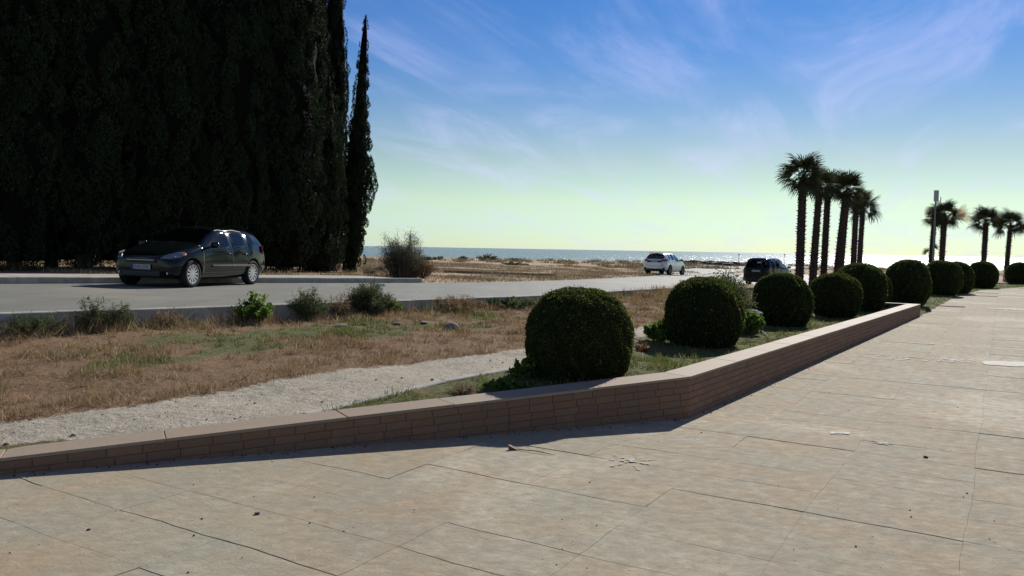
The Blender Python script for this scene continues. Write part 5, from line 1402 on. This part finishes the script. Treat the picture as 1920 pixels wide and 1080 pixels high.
def extras_hatch():
    E = []
    # headlights: swept-back plates on the front corners
    for sd in (1, -1):
        hl = [(2.085, .50, .665), (2.00, .68, .655), (1.80, .815, .70), (1.62, .855, .79), (1.62, .80, .82), (1.82, .72, .80), (1.99, .56, .735)]
        hl = [(a, sd * b, c) for a, b, c in hl]
        hl = [(a - .03, b - sd * .025, c - .02) for a, b, c in hl]
        E.append(('headlight', 'lamp_clear', [prism(hl, (.022, sd * .018, .022))]))
        E.append(('headlight_lens', 'lamp_inner', [boxf((1.86, sd * .68, .70), (.09, .09, .05), rz=-sd * .9, bev=.02)]))
        E.append(('indicator', 'amber', [boxf((1.66, sd * .835, .755), (.10, .03, .045), rz=-sd * .2, bev=.01)]))
        E.append(('fog_light', 'lamp_inner', [boxf((1.985, sd * .58, .335), (.05, .12, .09), rz=-sd * .55, bev=.03)]))
        tl = [(-1.93, sd * .79, .78), (-1.80, sd * .845, .88), (-1.83, sd * .80, 1.03), (-1.97, sd * .735, 1.03), (-2.04, sd * .66, .98), (-2.08, sd * .66, .80)]
        E.append(('tail_light', 'red_lamp', [prism(tl, (-.02, sd * .025, .005))]))
        E.append(('side_moulding', 'car_black', [boxf((-.37, sd * .896, .50), (1.9, .018, .045), bev=.006)]))
    E.append(('grille', 'car_black', [boxf((2.125, 0, .60), (.04, .78, .08), bev=.012)]))
    E.append(('grille_bar', 'chrome', [boxf((2.15, 0, .615), (.02, .70, .014), bev=.003)]))
    E.append(('lower_intake', 'car_black', [boxf((2.10, 0, .31), (.06, .95, .14), bev=.02)]))
    E.append(('number_plate', 'plate_white', [boxf((2.152, .03, .46), (.014, .47, .11), bev=.003)]))
    E.append(('plate_band', 'plate_blue', [boxf((2.1535, -.185, .46), (.015, .045, .108), bev=.003)]))
    E.append(('wiper', 'car_black', [boxf((.88, .28, 1.045), (.03, .62, .015), rz=.25, bev=.004), boxf((.90, -.3, 1.045), (.03, .55, .015), rz=.1, bev=.004)]))
    E.append(('rear_bumper_strip', 'car_black', [boxf((-2.14, 0, .52), (.03, 1.1, .06), bev=.01)]))
    fx = lambda x: x if x < 1.4 else 1.4 + (x - 1.4) * .84
    E = [(n, m, [([(v[0] + fx(sum(q[0] for q in vs) / len(vs)) - sum(q[0] for q in vs) / len(vs), v[1], v[2]) for v in vs], fs, bv) for vs, fs, bv in L]) for n, m, L in E]
    return E
ST = [((x if x < 1.4 else 1.4 + (x - 1.4) * .84),) + tuple(q) for x, *q in ST]
hatch = dict(front=2.12, rear=2.13, stations=ST, glass=glass, axle_f=1.32, axle_r=-1.33, track=1.56, wheel_r=.315, well=.37, doors=[(.92, -.335), (-.335, -1.12)],
             sill=.33, door_top=lambda x: 2.0, handle_z=.80, side_w=lambda x: .885, dash_x=.75, seat_x=-.15, belt=.95, width=1.7, mirror=(.62, .86, .97), mirror_mat='paint_black',
             aerial=(-.05, 1.455), extras=extras_hatch(), spokes=12)
h_ = np.array([-.27, -.963]); h_ /= np.linalg.norm(h_)
lf = np.array([-h_[1], h_[0]])    # left of the car
def plane_pitch(x, y, h):
    d = 1.3; return math.atan2(float(zroad(x + h[0] * d, y + h[1] * d)) - float(zroad(x - h[0] * d, y - h[1] * d)), 2 * d)
def place(px_f, df, px_r, dr, spec, side):
    """centre from the two near-side wheels' columns and depths"""
    a = np.array([col_at(px_f, df, 537), df]); b = np.array([col_at(px_r, dr, 537), dr]); h = (a - b) / np.linalg.norm(a - b); n = np.array([-h[1], h[0]]) * side
    c = (a + b) / 2 - h * (spec['axle_f'] + spec['axle_r']) / 2 - n * spec['track'] / 2
    return c, h
c, h_ = place(357, 18.6, 467, 21.12, hatch, 1)
hatch['pitch'] = -plane_pitch(c[0], c[1], h_)
lfv = np.array([-h_[1], h_[0]]); hatch['rollx'] = math.atan2(float(zroad(*(c + lfv * .75))) - float(zroad(*(c - lfv * .75))), 1.5)
bc = car('hatchback', hatch, 'paint_black', (c[0], c[1], float(zroad(*c)) + .003), h_, 'black five-door hatchback parked by the kerb under the cypress trees')
text_mesh('ZVK 5102', .088, bc, M['plate_ink'], Matrix.Translation((2.161 - .12, .04, .46)) @ Matrix.Rotation(PI / 2, 4, 'Z') @ Matrix.Rotation(PI / 2, 4, 'X'), 'plate_lettering')

# ---- silver-white crossover seen from behind: 4.3 x 1.84 x 1.62
ST = [
    (2.12, .40, .55, .52, .74, .52, .80, .44, .015),
    (2.02, .28, .76, .50, .80, .72, .86, .62, .03),
    (1.75, .24, .88, .58, .90, .83, .96, .68, .05),
    (1.25, .23, .915, .62, .98, .87, 1.05, .74, .05),
    (.88, .23, .918, .63, 1.02, .88, 1.10, .76, .05),
    (.12, .23, .92, .64, 1.05, .88, 1.50, .62, .055),
    (-.30, .23, .92, .64, 1.06, .88, 1.56, .63, .055),
    (-.38, .23, .92, .64, 1.062, .88, 1.56, .63, .055),
    (-1.02, .23, .92, .65, 1.085, .88, 1.555, .62, .05),
    (-1.12, .23, .92, .65, 1.09, .88, 1.55, .62, .05),
    (-1.45, .24, .92, .67, 1.12, .87, 1.53, .61, .045),
    (-1.78, .26, .915, .67, 1.13, .84, 1.50, .60, .04),
    (-2.05, .32, .88, .66, 1.06, .79, 1.10, .70, .02),
    (-2.14, .42, .80, .64, .92, .74, .96, .64, .01)]
def extras_cross():
    E = []
    for sd in (1, -1):
        tl = [(-2.11, sd * .50, .98), (-2.10, sd * .50, 1.07), (-1.98, sd * .76, 1.12), (-1.78, sd * .87, 1.12), (-1.76, sd * .89, 1.05), (-1.95, sd * .85, .98), (-2.08, sd * .72, .95)]
        E.append(('tail_light', 'red_lamp', [prism(tl, (-.035, sd * .03, .0))]))
        hl = [(2.06, .56, .80), (1.97, .74, .78), (1.72, .87, .86), (1.70, .83, .94), (1.96, .66, .88)]
        E.append(('headlight', 'lamp_clear', [prism([(a, sd * b, c_) for a, b, c_ in hl], (.025, sd * .025, .02))]))
        E.append(('bumper_reflector', 'car_black', [boxf((-2.10, sd * .68, .48), (.06, .28, .07), rz=sd * .35, bev=.015)]))
        E.append(('roof_rail', 'car_black', [boxf((-.7, sd * .60, 1.60), (1.5, .03, .03), bev=.01)]))
    E.append(('tailgate_panel', 'car_black', [boxf((-2.125, 0, .94), (.04, 1.12, .13), bev=.015)]))
    E.append(('number_plate', 'plate_white', [boxf((-2.165, 0, .94), (.012, .50, .11), bev=.003)]))
    E.append(('tailgate_seam', 'car_black', [boxf((-2.165, 0, .62), (.012, 1.0, .012), bev=0), boxf((-2.14, .55, .70), (.012, .012, .16), bev=0), boxf((-2.14, -.55, .70), (.012, .012, .16), bev=0)]))
    E.append(('rear_bumper', 'car_black', [boxf((-2.10, 0, .35), (.14, 1.56, .17), bev=.04)]))
    E.append(('rear_wiper', 'car_black', [boxf((-2.04, .1, 1.17), (.02, .45, .014), rz=0, bev=.003)]))
    E.append(('grille', 'car_black', [boxf((2.12, 0, .66), (.04, .9, .2), bev=.02)]))
    E.append(('spoiler', 'paint_silver', [boxf((-1.84, 0, 1.555), (.22, 1.12, .03), ry=.12, bev=.012)]))
    return E
cross = dict(front=2.12, rear=2.14, stations=ST, glass=glass, axle_f=1.30, axle_r=-1.30, track=1.62, wheel_r=.345, well=.41, doors=[(.88, -.345), (-.345, -1.10)],
             sill=.40, door_top=lambda x: 2.0, handle_z=.92, side_w=lambda x: .91, dash_x=.75, seat_x=-.15, belt=1.05, width=1.76, mirror=(.62, .90, 1.08), mirror_mat='car_black',
             aerial=(-1.3, 1.60), extras=extras_cross(), spokes=8)
az_ = R(32.5); h2 = np.array([math.sin(az_), math.cos(az_)])
cx_ = col_at(1247, 59.3, 516); c = np.array([cx_, 59.3])
cross['pitch'] = -plane_pitch(c[0], c[1], h2)
car('crossover_car', cross, 'paint_silver', (c[0], c[1], float(zroad(*c)) + .003), h2, 'silver-white crossover seen from behind, driving away along the road toward the sea', rim='rim_dark')

# ---- dark van / people carrier seen from behind: 4.2 x 1.72 x 1.72
ST = [
    (2.05, .38, .50, .50, .72, .48, .78, .42, .015),
    (1.95, .27, .72, .50, .78, .68, .85, .58, .03),
    (1.70, .22, .83, .58, .90, .78, .96, .66, .05),
    (1.35, .21, .86, .62, .99, .82, 1.07, .72, .05),
    (1.10, .21, .863, .63, 1.02, .83, 1.13, .73, .05),
    (.20, .21, .865, .64, 1.04, .83, 1.60, .62, .055),
    (-.25, .21, .865, .64, 1.04, .83, 1.665, .64, .05),
    (-.33, .21, .865, .64, 1.04, .83, 1.668, .64, .05),
    (-1.00, .21, .865, .65, 1.04, .83, 1.67, .64, .05),
    (-1.10, .21, .865, .65, 1.04, .83, 1.668, .64, .05),
    (-1.72, .23, .86, .66, 1.04, .82, 1.655, .635, .045),
    (-1.95, .25, .85, .66, 1.04, .80, 1.63, .625, .04),
    (-2.06, .32, .82, .66, 1.02, .78, 1.08, .70, .02),
    (-2.12, .40, .78, .64, .92, .75, .98, .66, .01)]
gv = {1: [(4, 5), (4, 6)], 2: [(11, 5), (11, 6)], 3: [(4, 4), (5, 4)], 4: [(7, 4)], 5: [(9, 4)]}
def extras_van():
    E = []
    for sd in (1, -1):
        E.append(('tail_light', 'red_lamp' if sd > 0 else 'orange_lamp', [boxf((-2.045, sd * .775, .93), (.09, .10, .30), rz=sd * .35, bev=.02)]))
        hl = [(1.99, .50, .78), (1.88, .70, .78), (1.68, .80, .86), (1.68, .76, .92), (1.92, .56, .86)]
        E.append(('headlight', 'lamp_clear', [prism([(a, sd * b, c_) for a, b, c_ in hl], (.02, sd * .02, .02))]))
    E.append(('number_plate', 'plate_white', [boxf((-2.135, .02, .92), (.014, .50, .11), bev=.003)]))
    E.append(('rear_bumper', 'car_black', [boxf((-2.12, 0, .40), (.14, 1.58, .20), bev=.05)]))
    E.append(('window_sticker', 'plate_white', [boxf((-2.015, -.12, 1.42), (.008, .26, .10), ry=-.18, bev=0), boxf((-2.015, -.52, 1.34), (.008, .03, .16), ry=-.18, bev=0)]))
    E.append(('exhaust', 'chrome', [boxf((-2.10, .48, .27), (.12, .14, .06), bev=.02)]))
    E.append(('rear_wiper', 'car_black', [boxf((-2.085, .05, 1.13), (.02, .5, .016), bev=.003)]))
    E.append(('tailgate_seam', 'well', [boxf((-2.13, 0, .66), (.012, 1.1, .012), bev=0)]))
    return E
van = dict(front=2.05, rear=2.12, stations=ST, glass=gv, axle_f=1.32, axle_r=-1.32, track=1.50, wheel_r=.31, well=.36, doors=[(1.0, -.29), (-.29, -1.05)],
           sill=.36, door_top=lambda x: 2.0, handle_z=.92, side_w=lambda x: .86, dash_x=.9, seat_x=0.0, belt=1.03, width=1.65, mirror=(.75, .86, 1.10), mirror_mat='car_black',
           aerial=(.1, 1.70), extras=extras_van(), spokes=6)
az_ = R(37); h3 = np.array([math.sin(az_), math.cos(az_)]); c = np.array([col_at(1441, 49.0, 527), 49.0])
car('people_carrier', van, 'paint_green', (c[0], c[1], float(zroad(*c)) - .0), h3, 'dark green-black people carrier seen from behind, half hidden by a clipped bush', glass='glass', rim='rim_dark')

# ================================================================== LAMP POLE, BLOCK, BLUE TUB, STICKS
M['pole'] = material('lamp_pole_grey', (0.20, 0.205, 0.20), 0.5, .5, .4)
M['panel'] = material('panel_grey', (0.34, 0.36, 0.35), 0.4)
M['panel_frame'] = material('panel_frame', (0.62, 0.63, 0.62), 0.5)
y = 57.2; x = col_at(1749, y, 500); z = gz(x, y); top = CAM_Z + ray(1750, 357)[2] * y - z; bot = CAM_Z + ray(1750, 377)[2] * y - z
lp = empty('lamp_pole', (x, y, z), 0, 'tall slim lamp pole with an upright rectangular panel at its top, between palms', 'street lamp')
m_ = MB(); m_.tube([(0, 0, -.2), (0, 0, 1.0), (0, 0, bot - .02)], [.085, .07, .05], 12); m_.tube([(0, 0, -.1), (0, 0, .35)], [.12, .11], 12); m_.build('pole', M['pole'], lp, False)
m_ = MB(); m_.box((0.03, 0, (top + bot) / 2), (.30, .045, top - bot)); p_ = m_.build('panel', M['panel'], lp)
m_ = MB()
for sx_ in (-1, 1): m_.box((.03 + sx_ * .155, -.0, (top + bot) / 2), (.022, .06, top - bot + .03))
m_.box((.03, 0, top + .005), (.30, .055, .022)); m_.box((.03, 0, bot - .005), (.30, .055, .022)); m_.build('panel_frame', M['panel_frame'], p_)
m_ = MB(); m_.tube([(0, 0, bot - .15), (.22, 0, bot + .02), (.36, 0, bot + .12), (.36, 0, bot - .25)], [.016] * 4, 6); m_.tube([(.36, 0, bot - .1), (.36, 0, bot + .30)], [.03, .03], 8); m_.build('side_bracket', M['pole'], lp)
for (px, py0, d, lb) in ((1385.5, 478, 92, 'tiny thin post far off on the shore, left of the dark people carrier'), (1470.8, 478, 96, 'tiny thin post far off on the shore, right of the dark people carrier')):
    x = col_at(px, d, 480); z = gz(x, d); h = CAM_Z + ray(px, py0)[2] * d - z
    o = empty('thin_post', (x, d, z), 0, lb, 'post'); m_ = MB(); m_.tube([(0, 0, -.2), (0, 0, h)], [.03, .025], 6); m_.build('pole', M['pole'], o); m_ = MB(); m_.box((0, 0, h + .03), (.16, .12, .12)); m_.build('head', M['pole'], o)
M['tan_block'] = material('tan_block', (0.34, 0.27, 0.19), .9)
y = 60; x = col_at(1893, y, 505); z = gz(x, y); m_ = MB(); m_.box((0, 0, .38), (.55, .5, .9)); o = m_.build('masonry_block', M['tan_block']); bv_(o, .02, 1); o.location = (x, y, z); tag(o, 'tan masonry block beside the slim palm at the right edge', 'block')
# blue tub on its side among the weeds
M['blue_plastic'] = material('blue_plastic', (0.02, 0.05, 0.09), .8, .15); M['white_rim'] = material('white_rim', (.38, .40, .42), .8, .2)
y = 15.2; x = col_at(1409, y, 580); z = gz(x, y)
o = empty('blue_tub', (x, y, z), 0, 'blue plastic tub with pale rim, upturned behind the nettle-like plant between two bushes', 'tub')
m_ = MB(); m_.lathe([(.001, .42), (.10, .415), (.17, .38), (.20, .32), (.22, .10), (.23, 0)], 28); m_.build('body', M['blue_plastic'], o, True)
m_ = MB(); m_.lathe([(.176, .382), (.186, .378), (.196, .362), (.192, .352)], 28); m_.build('rim', M['white_rim'], o, True)
for (px, py, px2, py2, lb) in ((1416, 616, 1439, 637, 'long thin pale stick lying in the bed, right of the nettle-like plant'), (1398, 617, 1409, 622, 'short thin pale stick lying in the bed, under the nettle-like plant')):
    a, b = at(px, py, .22), at(px2, py2, .2); m_ = MB()
    zA, zB = gz(*a), gz(*b); m_.tube([(0, 0, zA + .09), ((b[0] - a[0]) * .5, (b[1] - a[1]) * .5, (zA + zB) / 2 + .05), (b[0] - a[0], b[1] - a[1], zB + .02)], [.010, .009, .006], 5)
    q = m_.build('stick', M['white_rim']); q.location = (a[0], a[1], 0); tag(q, lb, 'stick')
